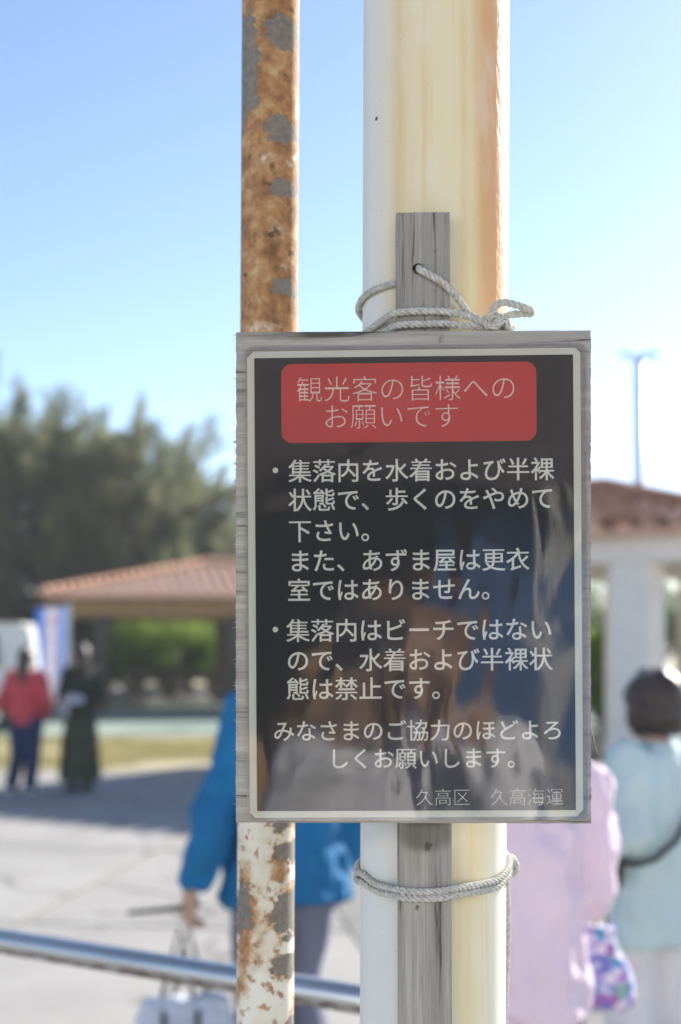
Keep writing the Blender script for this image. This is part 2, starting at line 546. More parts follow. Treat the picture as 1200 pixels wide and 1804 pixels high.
M['c_dark'] = cloth('dark_trouser_fabric', (0.035, 0.04, 0.035), 0.15)
M['c_shirt'] = cloth('light_grey_shirt_fabric', (0.78, 0.78, 0.82), 0.06)
M['shoe_white'] = mottled('white_shoe', (0.68, 0.68, 0.68), 0.05, 10, 0.6, 0)
M['shoe_dark'] = mottled('dark_shoe', (0.03, 0.03, 0.03), 0.1, 10, 0.6, 0)
M['bagwhite'] = cloth('pale_bag_fabric', (0.60, 0.66, 0.76), 0.1, 14, 0.5, 0.25)
M['strap'] = mottled('dark_strap', (0.03, 0.03, 0.035), 0.1, 40, 0.7, 0)
M['hair_brown'] = mottled('brown_hair', (0.20, 0.10, 0.055), 0.3, 60, 0.5, 0.5, 0.006)
M['blue_paint'] = mottled('blue_painted_boards', (0.05, 0.13, 0.30), 0.15, 5, 0.6, 0.1)
M['eye'] = mottled('eye_white', (0.7, 0.7, 0.7), 0.02, 40, 0.2, 0)
M['lip'] = mottled('lip', (0.40, 0.16, 0.14), 0.05, 40, 0.5, 0)


def floral_material():
    t = NT('floral_print_fabric')
    vo = t.n('TexVoronoi')
    vo.inputs['Scale'].default_value = 42
    t.l(t.coords(), vo.inputs['Vector'])
    sp = t.n('SeparateColor')
    t.l(vo.outputs['Color'], sp.inputs[0])
    c = t.ramp(sp.outputs[0], [(0.0, (0.20, 0.20, 0.55)), (0.2, (0.48, 0.36, 0.68)), (0.36, (0.10, 0.32, 0.55)), (0.5, (0.74, 0.70, 0.76)), (0.68, (0.25, 0.45, 0.38)), (0.8, (0.40, 0.16, 0.46)), (0.88, (0.55, 0.58, 0.78))], 'CONSTANT')
    return t.done(t.bsdf(c, 0.8, t.bump(t.noise(t.coords(), 25, 3), 0.5, 0.01), 0, 0.2))


M['floral'] = floral_material()


# ------------------------------------------------------------------ mesh helpers
class MB:
    def __init__(s):
        s.v, s.f = [], []

    def add(s, verts, faces):
        o = len(s.v)
        s.v += [tuple(v) for v in verts]
        s.f += [tuple(i + o for i in f) for f in faces]
        return s

    def box(s, c, size, rot=None):
        x, y, z = (d / 2 for d in size)
        vs = [Vector(p) for p in ((-x, -y, -z), (x, -y, -z), (x, y, -z), (-x, y, -z), (-x, -y, z), (x, -y, z), (x, y, z), (-x, y, z))]
        if rot is not None:
            vs = [rot @ v for v in vs]
        return s.add([v + Vector(c) for v in vs], [(0, 3, 2, 1), (4, 5, 6, 7), (0, 1, 5, 4), (1, 2, 6, 5), (2, 3, 7, 6), (3, 0, 4, 7)])

    def tube(s, pts, rad, n=10, cap=True, flat=1.0):
        pts = [Vector(p) for p in pts]
        if isinstance(rad, (int, float)):
            rad = [rad] * len(pts)
        tang = []
        for i in range(len(pts)):
            a, b = pts[max(0, i - 1)], pts[min(len(pts) - 1, i + 1)]
            tang.append((b - a).normalized())
        up = Vector((0, 0, 1)) if abs(tang[0].z) < 0.9 else Vector((1, 0, 0))
        nrm = (up - tang[0] * up.dot(tang[0])).normalized()
        vs, fs = [], []
        for i, p in enumerate(pts):
            nrm = (nrm - tang[i] * nrm.dot(tang[i])).normalized()
            bi = tang[i].cross(nrm)
            for k in range(n):
                a = 2 * math.pi * k / n
                vs.append(p + (nrm * math.cos(a) * flat + bi * math.sin(a)) * rad[i])
        for i in range(len(pts) - 1):
            for k in range(n):
                k2 = (k + 1) % n
                fs.append((i * n + k, i * n + k2, (i + 1) * n + k2, (i + 1) * n + k))
        if cap:
            fs.append(tuple(range(n - 1, -1, -1)))
            o = (len(pts) - 1) * n
            fs.append(tuple(range(o, o + n)))
        return s.add(vs, fs)

    def ball(s, c, r, nu=14, nv=9):
        if isinstance(r, (int, float)):
            r = (r, r, r)
        c = Vector(c)
        vs = [c + Vector((0, 0, -r[2]))]
        for j in range(1, nv):
            ph = -math.pi / 2 + math.pi * j / nv
            for i in range(nu):
                a = 2 * math.pi * i / nu
                vs.append(c + Vector((r[0] * math.cos(a) * math.cos(ph), r[1] * math.sin(a) * math.cos(ph), r[2] * math.sin(ph))))
        vs.append(c + Vector((0, 0, r[2])))
        fs = []
        for i in range(nu):
            fs.append((0, 1 + (i + 1) % nu, 1 + i))
        for j in range(nv - 2):
            for i in range(nu):
                a, b = 1 + j * nu + i, 1 + j * nu + (i + 1) % nu
                fs.append((a, b, b + nu, a + nu))
        t = len(vs) - 1
        o = 1 + (nv - 2) * nu
        for i in range(nu):
            fs.append((o + i, o + (i + 1) % nu, t))
        return s.add(vs, fs)

    def limb(s, pts, rad, n=12):
        s.tube(pts, rad, n)
        for p, r in zip(pts, rad):
            s.ball(p, r * 0.995, 12, 8)
        return s

    def stack(s, rings, n=20):
        """rings of (x, y, z, rx, ry), lofted bottom to top and capped"""
        vs, fs = [], []
        for (x, y, z, rx, ry) in rings:
            for k in range(n):
                a = 2 * math.pi * k / n
                vs.append((x + rx * math.cos(a), y + ry * math.sin(a), z))
        for i in range(len(rings) - 1):
            for k in range(n):
                k2 = (k + 1) % n
                fs.append((i * n + k, i * n + k2, (i + 1) * n + k2, (i + 1) * n + k))
        fs.append(tuple(range(n - 1, -1, -1)))
        o = (len(rings) - 1) * n
        fs.append(tuple(range(o, o + n)))
        return s.add(vs, fs)

    def prism(s, outline, y0, y1):
        """outline of (x, z), counter-clockwise seen from -y, between depths y0 (front) and y1"""
        n = len(outline)
        vs = [(x, y0, z) for x, z in outline] + [(x, y1, z) for x, z in outline]
        fs = [tuple(range(n)), tuple(range(2 * n - 1, n - 1, -1))]
        for i in range(n):
            j = (i + 1) % n
            fs.append((j, i, n + i, n + j))
        return s.add(vs, fs)

    def mesh(s, name, smooth=False):
        me = bpy.data.meshes.new(name)
        me.from_pydata(s.v, [], s.f)
        me.update()
        if smooth:
            me.polygons.foreach_set('use_smooth', [True] * len(me.polygons))
        return me

    def obj(s, name, mat, parent=None, smooth=False):
        return link(name, s.mesh(name, smooth), mat, parent)


def link(name, me, mat=None, parent=None):
    o = bpy.data.objects.new(name, me)
    COL.objects.link(o)
    if mat is not None and me is not None:
        if len(me.materials) == 0:
            me.materials.append(mat)
    if parent is not None:
        o.parent = parent
    return o


def tag(o, label=None, cat=None, group=None, kind=None):
    for k, v in (('label', label), ('category', cat), ('group', group), ('kind', kind)):
        if v:
            o[k] = v
    return o


def empty(name, loc=(0, 0, 0), rz=0.0):
    o = bpy.data.objects.new(name, None)
    o.empty_display_size = 0.1
    COL.objects.link(o)
    o.location = loc
    o.rotation_euler = (0, 0, rz)
    return o


def evaluated(o, name):
    """mesh of o with its modifiers applied; o is removed"""
    dg = bpy.context.evaluated_depsgraph_get()
    dg.update()
    me = bpy.data.meshes.new_from_object(o.evaluated_get(dg))
    me.name = name
    bpy.data.objects.remove(o)
    return me


CLOUD = bpy.data.textures.new('fold_clouds', 'CLOUDS')
CLOUD.noise_scale = 0.11
CLOUD.noise_depth = 2


def fused(mb, name, mat, parent, voxel=0.012, smooth=4, fold=0.0):
    """closed overlapping shapes fused into one continuous surface"""
    o = link(name, mb.mesh(name))
    r = o.modifiers.new('r', 'REMESH')
    r.mode = 'VOXEL'
    r.voxel_size = voxel
    if smooth:
        sm = o.modifiers.new('s', 'SMOOTH')
        sm.factor = 0.6
        sm.iterations = smooth
    if fold:
        d = o.modifiers.new('d', 'DISPLACE')
        d.texture = CLOUD
        d.texture_coords = 'LOCAL'
        d.strength = fold
        d.mid_level = 0.5
    me = evaluated(o, name)
    me.polygons.foreach_set('use_smooth', [True] * len(me.polygons))
    return link(name, me, mat, parent)


def array_mesh(name, verts, faces_n, smooth=False):
    """mesh of separate polygons, verts (N*k, 3) with k corners per face"""
    me = bpy.data.meshes.new(name)
    nv = len(verts)
    nf = nv // faces_n
    me.vertices.add(nv)
    me.vertices.foreach_set('co', verts.astype(np.float32).ravel())
    me.loops.add(nv)
    me.loops.foreach_set('vertex_index', np.arange(nv, dtype=np.int32))
    me.polygons.add(nf)
    me.polygons.foreach_set('loop_start', np.arange(0, nv, faces_n, dtype=np.int32))
    me.polygons.foreach_set('loop_total', np.full(nf, faces_n, dtype=np.int32))
    me.update()
    return me


# ================================================================== SETTING
def sheet(name, pts, z, mat, kind='structure'):
    mb = MB()
    mb.add([(x, y, z) for x, y in pts], [tuple(range(len(pts)))])
    o = mb.obj(name, mat)
    if kind:
        tag(o, kind=kind)
    return o


ground = sheet('ground', [(-900, -900), (900, -900), (900, 900), (-900, 900)], -0.03, M['soil'])
plaza = MB()
plaza.add([(-30, -14, -0.018), (30, -14, -0.018), (30, 60, -0.018), (-30, 60, -0.018)], [(0, 1, 2, 3)])
plaza = tag(plaza.obj('plaza', M['joint']), kind='structure')
# concrete slabs with open joints
SL = 3.0
srot = R(-8)
slab_me = None
for i in range(-6, 6):
    for j in range(-2, 7):
        cx, cy = (i + 0.5) * SL, -1.1 + (j + 0.5) * SL
        x, y = cx * math.cos(srot) - cy * math.sin(srot), cx * math.sin(srot) + cy * math.cos(srot)
        if y > 20.2 or y < -4.6 or abs(x) > 14:
            continue
        if slab_me is None:
            h = SL / 2 - 0.018
            b = 0.012
            mb = MB()
            mb.add([(-h, -h, -0.014), (h, -h, -0.014), (h, h, -0.014), (-h, h, -0.014), (-h, -h, -0.003), (h, -h, -0.003), (h, h, -0.003), (-h, h, -0.003),
                    (-h + b, -h + b, 0), (h - b, -h + b, 0), (h - b, h - b, 0), (-h + b, h - b, 0)],
                   [(0, 1, 5, 4), (1, 2, 6, 5), (2, 3, 7, 6), (3, 0, 4, 7), (4, 5, 9, 8), (5, 6, 10, 9), (6, 7, 11, 10), (7, 4, 8, 11), (8, 9, 10, 11)])
            slab_me = mb.mesh('concrete_slab')
            slab_me.materials.append(M['concrete'])
        o = link('concrete_slab', slab_me, None, plaza)
        o.location = (x, y, random.uniform(-0.002, 0.002))
        o.rotation_euler = (0, 0, srot)
sheet('bounce_ground', [(-60, -70), (60, -70), (60, -3.4), (-60, -3.4)], 0.004, M['bounce_ground'])  # unseen pale ground added to bounce light onto the sign
# worn darker lane that crosses on the right, dry verge and the green court beyond
sheet('dark_reflection_ground', [(-2.6, -7.4), (3.4, -7.4), (3.2, -0.9), (-2.8, -0.9)], 0.008, mottled('dark_reflection_tone', (0.045, 0.047, 0.052), 0.3, 40, 0.9, 0.3, 0.004))  # unseen dark patch added to darken the lower reflection
sheet('lane', [(-0.35, 11.3), (0.35, 5.6), (0.9, 3.4), (3.0, 3.4), (6.5, 9.5), (5.5, 12.0)], 0.006, M['asphalt'])
sheet('verge', [(-24, 17.4), (-3.0, 18.2), (-1.2, 19.0), (4, 21.5), (16, 21.5), (16, 27), (4, 26), (-24, 23.6)], 0.008, M['soil'])
sheet('court', [(-26, 24.2), (-4, 25.6), (4, 27), (16, 28), (20, 42), (-26, 39)], 0.012, M['green_court'])

# grass blades on the verge
N = 42000
gx = rng.uniform(-14, 4, N)
gy = rng.uniform(18.3, 24.8, N)
dens = np.array([mnoise.noise(Vector((x * 0.5, y * 0.7, 3.1))) for x, y in zip(gx, gy)])
lo = np.where(gx < -3, 18.2 + (gx + 14) * 0.03, 18.9 + (gx + 3) * 0.5)
keep = (dens > -0.16) & (gy > lo) & (gy < 24.2 + 0.1 * gx * 0.5)
gx, gy = gx[keep], gy[keep]
n = len(gx)
hh = rng.uniform(0.05, 0.16, n)
aa = rng.uniform(0, 6.283, n)
tl = rng.normal(0, 0.05, (n, 2))
gv = np.zeros((n, 3, 3))
gv[:, 0] = np.stack([gx - np.cos(aa) * 0.012, gy - np.sin(aa) * 0.012, np.zeros(n)], 1)
gv[:, 1] = np.stack([gx + np.cos(aa) * 0.012, gy + np.sin(aa) * 0.012, np.zeros(n)], 1)
gv[:, 2] = np.stack([gx + tl[:, 0], gy + tl[:, 1], hh], 1)
tag(link('grass', array_mesh('grass', gv.reshape(-1, 3), 3), M['grass']), 'dry yellow grass growing on the verge beside the green court', 'grass', kind='stuff')


# ------------------------------------------------------------------ tiled roofs
def barrel(r, length, flat=0.62, n=7, th=0.016, taper=0.88):
    """half-round cover tile, convex up, running along +y from its wide lower end"""
    mb = MB()
    ring = []
    for k in range(n + 1):
        a = math.pi * k / n
        ring.append((math.cos(a), math.sin(a)))
    vs = []
    for (y, s) in ((0, 1), (length, taper)):
        for (cx, sx) in ring:
            vs.append((cx * r * s, y, sx * r * s * flat))
    for (cx, sx) in ring:
        vs.append((cx * (r - th), 0, sx * (r - th) * flat))
    m = n + 1
    fs = []
    for k in range(n):
        fs.append((k, k + 1, m + k + 1, m + k))
        fs.append((k + 1, k, 2 * m + k, 2 * m + k + 1))
    fs.append(tuple(range(2 * m - 1, m - 1, -1)))
    mb.add(vs, fs)
    return mb.mesh('roof_tile', True)


def tiled_roof(parent, L, Wd, z0, tanp, pitch, row, r, score, limit=260, flat=0.62, tmat='tile'):
    """hip roof over the rectangle 0..L x 0..Wd in the parent's frame"""
    deck = MB()
    h = Wd / 2
    zr = z0 + h * tanp
    deck.add([(0, 0, z0), (L, 0, z0), (L, Wd, z0), (0, Wd, z0), (h, h, zr), (L - h, h, zr), (0, 0, z0 - 0.07), (L, 0, z0 - 0.07), (L, Wd, z0 - 0.07), (0, Wd, z0 - 0.07)],
             [(0, 1, 5, 4), (1, 2, 5), (2, 3, 4, 5), (3, 0, 4), (0, 6, 7, 1), (1, 7, 8, 2), (2, 8, 9, 3), (3, 9, 6, 0), (6, 9, 8, 7)])
    deck.obj('roof', M['tile_bed'], parent)
    me = barrel(r, row * 1.12, flat)
    me.materials.append(M[tmat])
    ang = math.atan(tanp)
    spots = []
    sides = [((0, 0), (1, 0), L), ((L, 0), (0, 1), Wd), ((L, Wd), (-1, 0), L), ((0, Wd), (0, -1), Wd)]
    for (ox, oy), (dx, dy), ln in sides:
        ix, iy = -dy, dx                       # inward
        m = Matrix(((dx, ix, 0), (dy, iy, 0), (0, 0, 1))) @ Matrix.Rotation(ang, 3, 'X')
        nc = int(ln / pitch)
        for c in range(nc + 1):
            a = (ln - nc * pitch) / 2 + c * pitch
            bmax = min(a, ln - a, h) + 0.05
            k = 0
            while k * row * math.cos(ang) < bmax - row * 0.5:
                b = k * row * math.cos(ang) - 0.07
                p = Vector((ox + dx * a + ix * b, oy + dy * a + iy * b, z0 + b * tanp + 0.012))
                spots.append((p, m))
                k += 1
    M4 = parent.matrix_basis
    spots.sort(key=lambda s: -score(M4 @ s[0]))
    rest_v, rest_f = [], []
    base_v = [v.co.copy() for v in me.vertices]
    base_f = [tuple(p.vertices) for p in me.polygons]
    for i, (p, m) in enumerate(spots):
        if i < limit:
            o = link('roof_tile', me, None, parent)
            jit = Matrix.Rotation(random.uniform(-0.02, 0.02), 3, 'Z')
            o.matrix_local = Matrix.Translation(p) @ (m @ jit).to_4x4()
        else:
            q = len(rest_v)
            rest_v += [tuple(p + m @ v) for v in base_v]
            rest_f += [tuple(t + q for t in f) for f in base_f]
    if rest_v:
        mb = MB()
        mb.add(rest_v, rest_f)
        tag(mb.obj('remaining_roof_tiles', M[tmat], parent, True), kind='stuff')
    # ridge and hip caps
    for a, b in (((h, h, zr), (L - h, h, zr)), ((0, 0, z0), (h, h, zr)), ((L, 0, z0), (L - h, h, zr)), ((L, Wd, z0), (L - h, h, zr)), ((0, Wd, z0), (h, h, zr))):
        a, b = Vector(a), Vector(b)
        k = max(2, int((b - a).length / 0.3))
        mb = MB()
        for i in range(k):
            p, q = a.lerp(b, i / k), a.lerp(b, (i + 1.08) / k)
            mb.tube([p + Vector((0, 0, 0.05)), q + Vector((0, 0, 0.05))], [r * 1.5, r * 1.3], 10)
        mb.obj('ridge_cap', M[tmat], parent, True)
    return zr


# right building: open white terminal hall, turned 33 degrees
phi = R(33)
CA = Vector((-1.2, 18.7, 0))
hall = empty('terminal_hall', CA, -phi)
tag(hall, 'white open terminal hall with red clay tiled hip roof and square columns', 'building')
HL, HW, HZ = 6.45, 5.3, 2.93
pxof = lambda w: CX + FPX * w.x / max(w.y, 1)


def score_hall(w):
    return -abs(pxof(w) - 1130) - 25 * max(0, w.y - 15)


tiled_roof(hall, HL, HW, HZ, 0.275, 0.33, 0.30, 0.115, score_hall, 280, 1.0, 'tile_old')
mb = MB()
bi, bw, bz0, bz1 = 0.32, 0.30, HZ - 0.36, HZ - 0.075
mb.box((HL / 2, bi + bw / 2, (bz0 + bz1) / 2), (HL - 2 * bi, bw, bz1 - bz0))
mb.box((HL / 2, HW - bi - bw / 2, (bz0 + bz1) / 2), (HL - 2 * bi, bw, bz1 - bz0))
for xx in (bi + bw / 2, HL - bi - bw / 2):
    mb.box((xx, HW / 2, (bz0 + bz1) / 2), (bw, HW - 2 * bi - 2 * bw - 0.004, bz1 - bz0))
mb.obj('eave_beam', M['white_plaster'], hall)
mb = MB()
mb.box((HL / 2, HW / 2, HZ - 0.10), (HL - 1.4, HW - 1.4, 0.04))
mb.obj('ceiling', M['white_plaster'], hall)
for (a, b) in ((5.12, 0.62), (2.6, 0.62), (0.62, 0.62), (5.83, 4.68), (3.4, 4.68), (0.62, 4.68), (5.83, 2.7)):
    mb = MB()
    mb.box((a, b, (bz0 - 0.002) / 2), (0.50, 0.50, bz0 - 0.002))
    mb.box((a, b, 0.06), (0.56, 0.56, 0.12))
    o = mb.obj('column', M['white_plaster'], hall)
    bv = o.modifiers.new('b', 'BEVEL')
    bv.width = 0.012
    bv.segments = 2
mb = MB()
mb.box((6.0, 4.97, 1.25), (1.5, 0.08, 2.5))
mb.obj('rear_wall', M['beige_plaster'], hall)
mb = MB()
mb.box((3.0, 4.75, 0.45), (2.4, 0.4, 0.06)).box((2.0, 4.75, 0.21), (0.1, 0.36, 0.42)).box((4.0, 4.75, 0.21), (0.1, 0.36, 0.42))
tag(mb.obj('waiting_bench', M['dark_timber']), 'dark timber bench inside the white terminal hall', 'bench').matrix_world = hall.matrix_basis

# second tiled roof beyond, on the right
annex = empty('annex_building', (5.6, 27.0, 0), R(-33))
tag(annex, 'beige annex with red tiled roof standing behind the white terminal hall', 'building')
tiled_roof(annex, 8.0, 6.0, 3.55, 0.34, 0.30, 0.27, 0.088, lambda w: -abs(pxof(w) - 1200) - 10 * w.y, 120)
mb = MB()
mb.box((4.0, 3.0, 1.72), (6.8, 4.8, 3.44))
mb.obj('wall', M['beige_plaster'], annex)
for a in (1.6, 4.0, 6.4):
    w = MB().box((a, 0.592, 1.6), (1.1, 0.06, 1.2)).obj('window', M['white_plaster'], annex)
    MB().box((a - 0.26, 0.56, 1.6), (0.46, 0.03, 1.06)).obj('pane', M['glass'], w)
    MB().box((a + 0.26, 0.56, 1.6), (0.46, 0.03, 1.06)).obj('pane', M['glass'], w)

# left shelter: open timber pavilion under a low tiled hip roof
LS = P(72, 1047, 33.0)
shelter = empty('rest_shelter', (LS.x, 33.0, 0), R(10))
tag(shelter, 'open timber rest shelter with orange tiled hip roof in front of trees', 'shelter')
tiled_roof(shelter, 10.0, 8.4, LS.z, 0.235, 0.28, 0.28, 0.085, lambda w: -max(0, pxof(w) - 430) - 30 * max(0, w.y - 33), 280, 0.38)
mb = MB()
zb = LS.z - 0.085
mb.box((5.0, 0.75, zb - 0.19), (8.6, 0.22, 0.38)).box((5.0, 7.65, zb - 0.19), (8.6, 0.22, 0.38))
mb.box((0.80, 4.2, zb - 0.19), (0.22, 6.676, 0.38)).box((9.2, 4.2, zb - 0.19), (0.22, 6.676, 0.38))
mb.obj('eave_beam', M['timber'], shelter)
for k in range(21):
    mb = MB()
    mb.box((0.3 + k * 0.47, 0.40, zb - 0.045), (0.07, 0.66, 0.08))
    mb.obj('rafter', M['timber'], shelter)
for (a, b) in ((1.38, 0.75), (4.55, 0.75), (8.6, 0.75), (1.38, 7.65), (4.9, 7.65), (8.6, 7.65)):
    mb = MB()
    mb.box((a, b, (zb - 0.384) / 2), (0.34, 0.34, zb - 0.384)).box((a, b, 0.1), (0.46, 0.46, 0.2))
    mb.obj('column', M['dark_timber'], shelter)
mb = MB()
mb.box((4.6, 6.6, 0.45), (5.0, 0.45, 0.07)).box((2.6, 6.6, 0.21), (0.12, 0.4, 0.42)).box((6.6, 6.6, 0.21), (0.12, 0.4, 0.42)).box((4.6, 6.85, 0.8), (5.0, 0.06, 0.3)).box((2.6, 6.85, 0.6), (0.08, 0.05, 0.7)).box((6.6, 6.85, 0.6), (0.08, 0.05, 0.7))
tag(mb.obj('park_bench', M['dark_timber']), 'long dark bench under the orange tiled rest shelter', 'bench').matrix_world = shelter.matrix_basis

# street lamp behind the hall
lampb = P(1128, 1300, 42)
lamp = empty('street_lamp', (lampb.x, 42, 0))
tag(lamp, 'tall blue grey street lamp with twin heads rising behind the white hall', 'lamp')
lh = CAMZ + (HY - 628) / FPX * 42
MB().tube([(0, 0, 0), (0, 0, 0.5), (0, 0, lh)], [0.24, 0.20, 0.15], 14).obj('lamp_post', M['lamp_metal'], lamp, True)
MB().tube([(-0.4, 0, lh + 0.04), (0, 0, lh - 0.02), (0.4, 0, lh + 0.04)], 0.06, 8).obj('lamp_arm', M['lamp_metal'], lamp, True)
for s in (-1, 1):
    MB().ball((s * 0.40, 0, lh + 0.05), (0.24, 0.14, 0.085)).obj('lamp_head', M['lamp_metal'], lamp, True)


# ------------------------------------------------------------------ trees
def casuarina(name, label, loc, h, rad, seed, group, mat='cas', shoots=420, per=46, trunk_r=0.16):
    rg = np.random.default_rng(seed)
    t = empty(name, loc)
    tag(t, label, 'tree', group)
    tr = MB()
    tr.tube([(0, 0, -0.1), (0.05, 0, h * 0.3), (-0.05, 0.05, h * 0.6), (0.05, 0, h * 0.93)], [trunk_r * 1.2, trunk_r, trunk_r * 0.6, 0.02], 9)
    nl = 46
    limbs = []
    for i in range(nl):
        z = h * (0.16 + 0.78 * (i + 0.5) / nl)
        k = 1 - (z / h)
        ln = rad * (0.35 + 0.9 * math.sin(math.pi * min(1, 0.16 + 0.80 * k)) ** 0.8) * rg.uniform(0.55, 1.15)
        a = i * 2.399 + rg.uniform(-0.4, 0.4)
        tip = Vector((math.cos(a) * ln, math.sin(a) * ln, z + ln * rg.uniform(0.15, 0.75)))
        mid = Vector((math.cos(a) * ln * 0.5, math.sin(a) * ln * 0.5, z + ln * 0.15))
        tr.tube([(0, 0, z), mid, tip], [trunk_r * 0.4 * (0.4 + k), 0.03, 0.01], 5, False)
        limbs.append((Vector((0, 0, z)), mid, tip))
    tr.obj('trunk', M['bark'], t, True)
    out = []
    for i in range(shoots):
        a, m, b = limbs[i % nl]
        s = rg.uniform(0.25, 1.0)
        p = np.array(a.lerp(m, s * 2) if s < 0.5 else m.lerp(b, s * 2 - 1))
        p = p + rg.normal(0, 0.16, 3) * rad * 0.42
        d = np.array([p[0] * 0.28, p[1] * 0.28, 1.0]) + rg.normal(0, 0.30, 3)
        d /= np.linalg.norm(d)
        ln = rg.uniform(0.6, 1.3) * (h / 9) * 0.85
        q = rg.uniform(0, 1, (per, 1))
        base = p + d * ln * q + rg.normal(0, 0.055, (per, 3))
        nd = d * 0.75 + rg.normal(0, 0.42, (per, 3))
        nd[:, 2] -= 0.25 * (1 - q[:, 0])
        nd /= np.linalg.norm(nd, axis=1, keepdims=True)
        L = rg.uniform(0.18, 0.42, (per, 1)) * (1 - 0.45 * q)
        side = np.cross(nd, rg.normal(0, 1, (per, 3)))
        side /= np.linalg.norm(side, axis=1, keepdims=True)
        w = 0.024
        v = np.stack([base - side * w, base + side * w, base + nd * L + side * w * 0.3, base + nd * L - side * w * 0.3], 1)
        out.append(v.reshape(-1, 3))
    link('crown', array_mesh('crown', np.concatenate(out), 4), M[mat], t)
    return t


def leafy(name, label, loc, size, seed, group=None, cat='shrub', mat='hedge', clumps=120, per=70, leaf=0.07, stem=0.05, lift=0.15):
    rg = np.random.default_rng(seed)
    t = empty(name, loc)
    tag(t, label, cat, group)
    sx, sy, sz = size
    tr = MB()
    out = []
    for i in range(clumps):
        a = rg.uniform(0, 6.283)
        u = rg.uniform(-0.75, 1)
        rr = rg.uniform(0.45, 1.0) ** 0.6
        c = np.array([math.cos(a) * math.sqrt(max(0, 1 - u * u)) * sx * rr, math.sin(a) * math.sqrt(max(0, 1 - u * u)) * sy * rr, lift * 2 * sz + sz * (1 + u * rr) * (1 - lift)])
        c *= rg.uniform(0.82, 1.12)
        if i % 5 == 0:
            tr.tube([(0, 0, 0), tuple(c * np.array([0.3, 0.3, 0.55])), tuple(c)], [stem, stem * 0.6, stem * 0.2], 6, False)
        cr = min(sx, sy, sz) * rg.uniform(0.16, 0.30)
        base = c + rg.normal(0, 0.55, (per, 3)) * cr
        nd = rg.normal(0, 1, (per, 3)) + np.array([0, 0, -0.2])
        nd /= np.linalg.norm(nd, axis=1, keepdims=True)
        side = np.cross(nd, rg.normal(0, 1, (per, 3)))
        side /= np.linalg.norm(side, axis=1, keepdims=True)
        L = leaf * rg.uniform(0.7, 1.4, (per, 1))
        w = L * 0.32
        v = np.stack([base, base + nd * L * 0.5 + side * w, base + nd * L, base + nd * L * 0.5 - side * w], 1)
        out.append(v.reshape(-1, 3))
    tr.obj('trunk' if cat == 'tree' else 'stems', M['bark'], t, True)
    link('crown' if cat == 'tree' else 'foliage', array_mesh('crown', np.concatenate(out), 4), M[mat], t)
    return t


G_T = 'grey green casuarina trees behind the rest shelter'
L_T = 'grey green casuarina tree in the feathery row behind the rest shelter'
for k, (px, py, d, rad) in enumerate([(-170, 660, 44, 2.3), (-60, 715, 49, 2.2), (30, 750, 45, 2.1), (130, 762, 47, 2.2), (235, 772, 46, 2.2), (330, 850, 48, 1.9), (75, 790, 53, 2.2), (190, 800, 54, 2.3),
                                      (290, 850, 53, 2.0), (395, 925, 50, 1.7)]):
    w = P(px, py, d)
    casuarina('casuarina_tree', L_T, (w.x, d, 0), w.z, rad, 100 + k, G_T, shoots=520, per=44)
w = P(440, 872, 56)
leafy('broadleaf_tree', 'bright green broadleaf tree beyond the casuarinas', (w.x, 56, 0), (2.3, 2.3, 3.2), 31, None, 'tree', 'broad', 180, 60, 0.16, 0.16, 0.2)
for k, (px, d, sx, sz) in enumerate([(560, 58, 3.4, 2.6), (760, 60, 3.4, 2.3), (960, 57, 3.2, 2.1), (1140, 60, 3.6, 2.0), (1330, 58, 3.5, 2.2), (1500, 60, 3.6, 2.4)]):
    w = P(px, 1200, d)
    leafy('broadleaf_tree', 'low dark green tree in the row far behind the terminal hall', (w.x, d, 0), (sx, 2.2, sz), 60 + k, 'low trees far behind the terminal hall', 'tree', 'broad', 140, 50, 0.18, 0.14, 0.1)
G_S = 'green shrubs behind the rest shelter'
for k, (px, d, sx, sz) in enumerate([(-40, 47, 2.0, 1.5), (60, 45, 1.8, 1.4), (150, 46, 1.6, 1.2), (235, 45, 1.7, 1.1), (450, 45, 2.0, 1.3)]):
    w = P(px, 1200, d)
    leafy('leafy_shrub', 'leafy green shrub in the row behind the rest shelter', (w.x, d, 0), (sx, 1.3, sz), 80 + k, G_S, 'shrub', 'broad', 110, 60, 0.11)
w = P(300, 1230, 43)
leafy('leafy_shrub', 'bright yellow green bush seen between the shelter columns', (w.x, 43, 0), (1.7, 1.3, 1.25), 90, None, 'shrub', 'hedge', 130, 70, 0.11)
w = P(372, 1230, 44.5)
leafy('leafy_shrub', 'sunlit lime green bush beside the right shelter column', (w.x, 44.5, 0), (1.0, 1.0, 1.35), 91, None, 'shrub', 'hedge', 90, 70, 0.11)
w = P(1052, 1150, 27)
leafy('leafy_shrub', 'lime green shrub seen through the white terminal hall', (w.x, 26.5, 0), (0.75, 0.7, 0.95), 92, None, 'shrub', 'hedge', 90, 60, 0.09)
# unseen white building added behind the viewer to bounce light; dark bay shapes reflections
bounce_block = empty('bounce_building', (0, -7.5, 0))
tag(bounce_block, 'unseen white building added behind the viewer to bounce light, mirrored in the notice', 'building')
BX0, BX1, BH, OH = -2.3, 3.0, 2.75, 6.2
mb = MB()
mb.box(((-15 + BX0) / 2, -3, OH / 2), (BX0 + 15, 6, OH)).box(((15 + BX1) / 2, -3, OH / 2), (15 - BX1, 6, OH))
mb.obj('wall', M['bounce_white'], bounce_block)
MB().box(((BX0 + BX1) / 2, -3.01, (BH + 1.35 + OH) / 2), (BX1 - BX0 - 0.004, 5.98, OH - BH - 1.35)).obj('lintel', M['bounce_white'], bounce_block)
MB().box(((BX0 + BX1) / 2, 0.15, BH + 0.67), (BX1 - BX0 + 0.9, 0.26, 1.3)).obj('dark_bay_panel', M['dark_timber'], bounce_block)
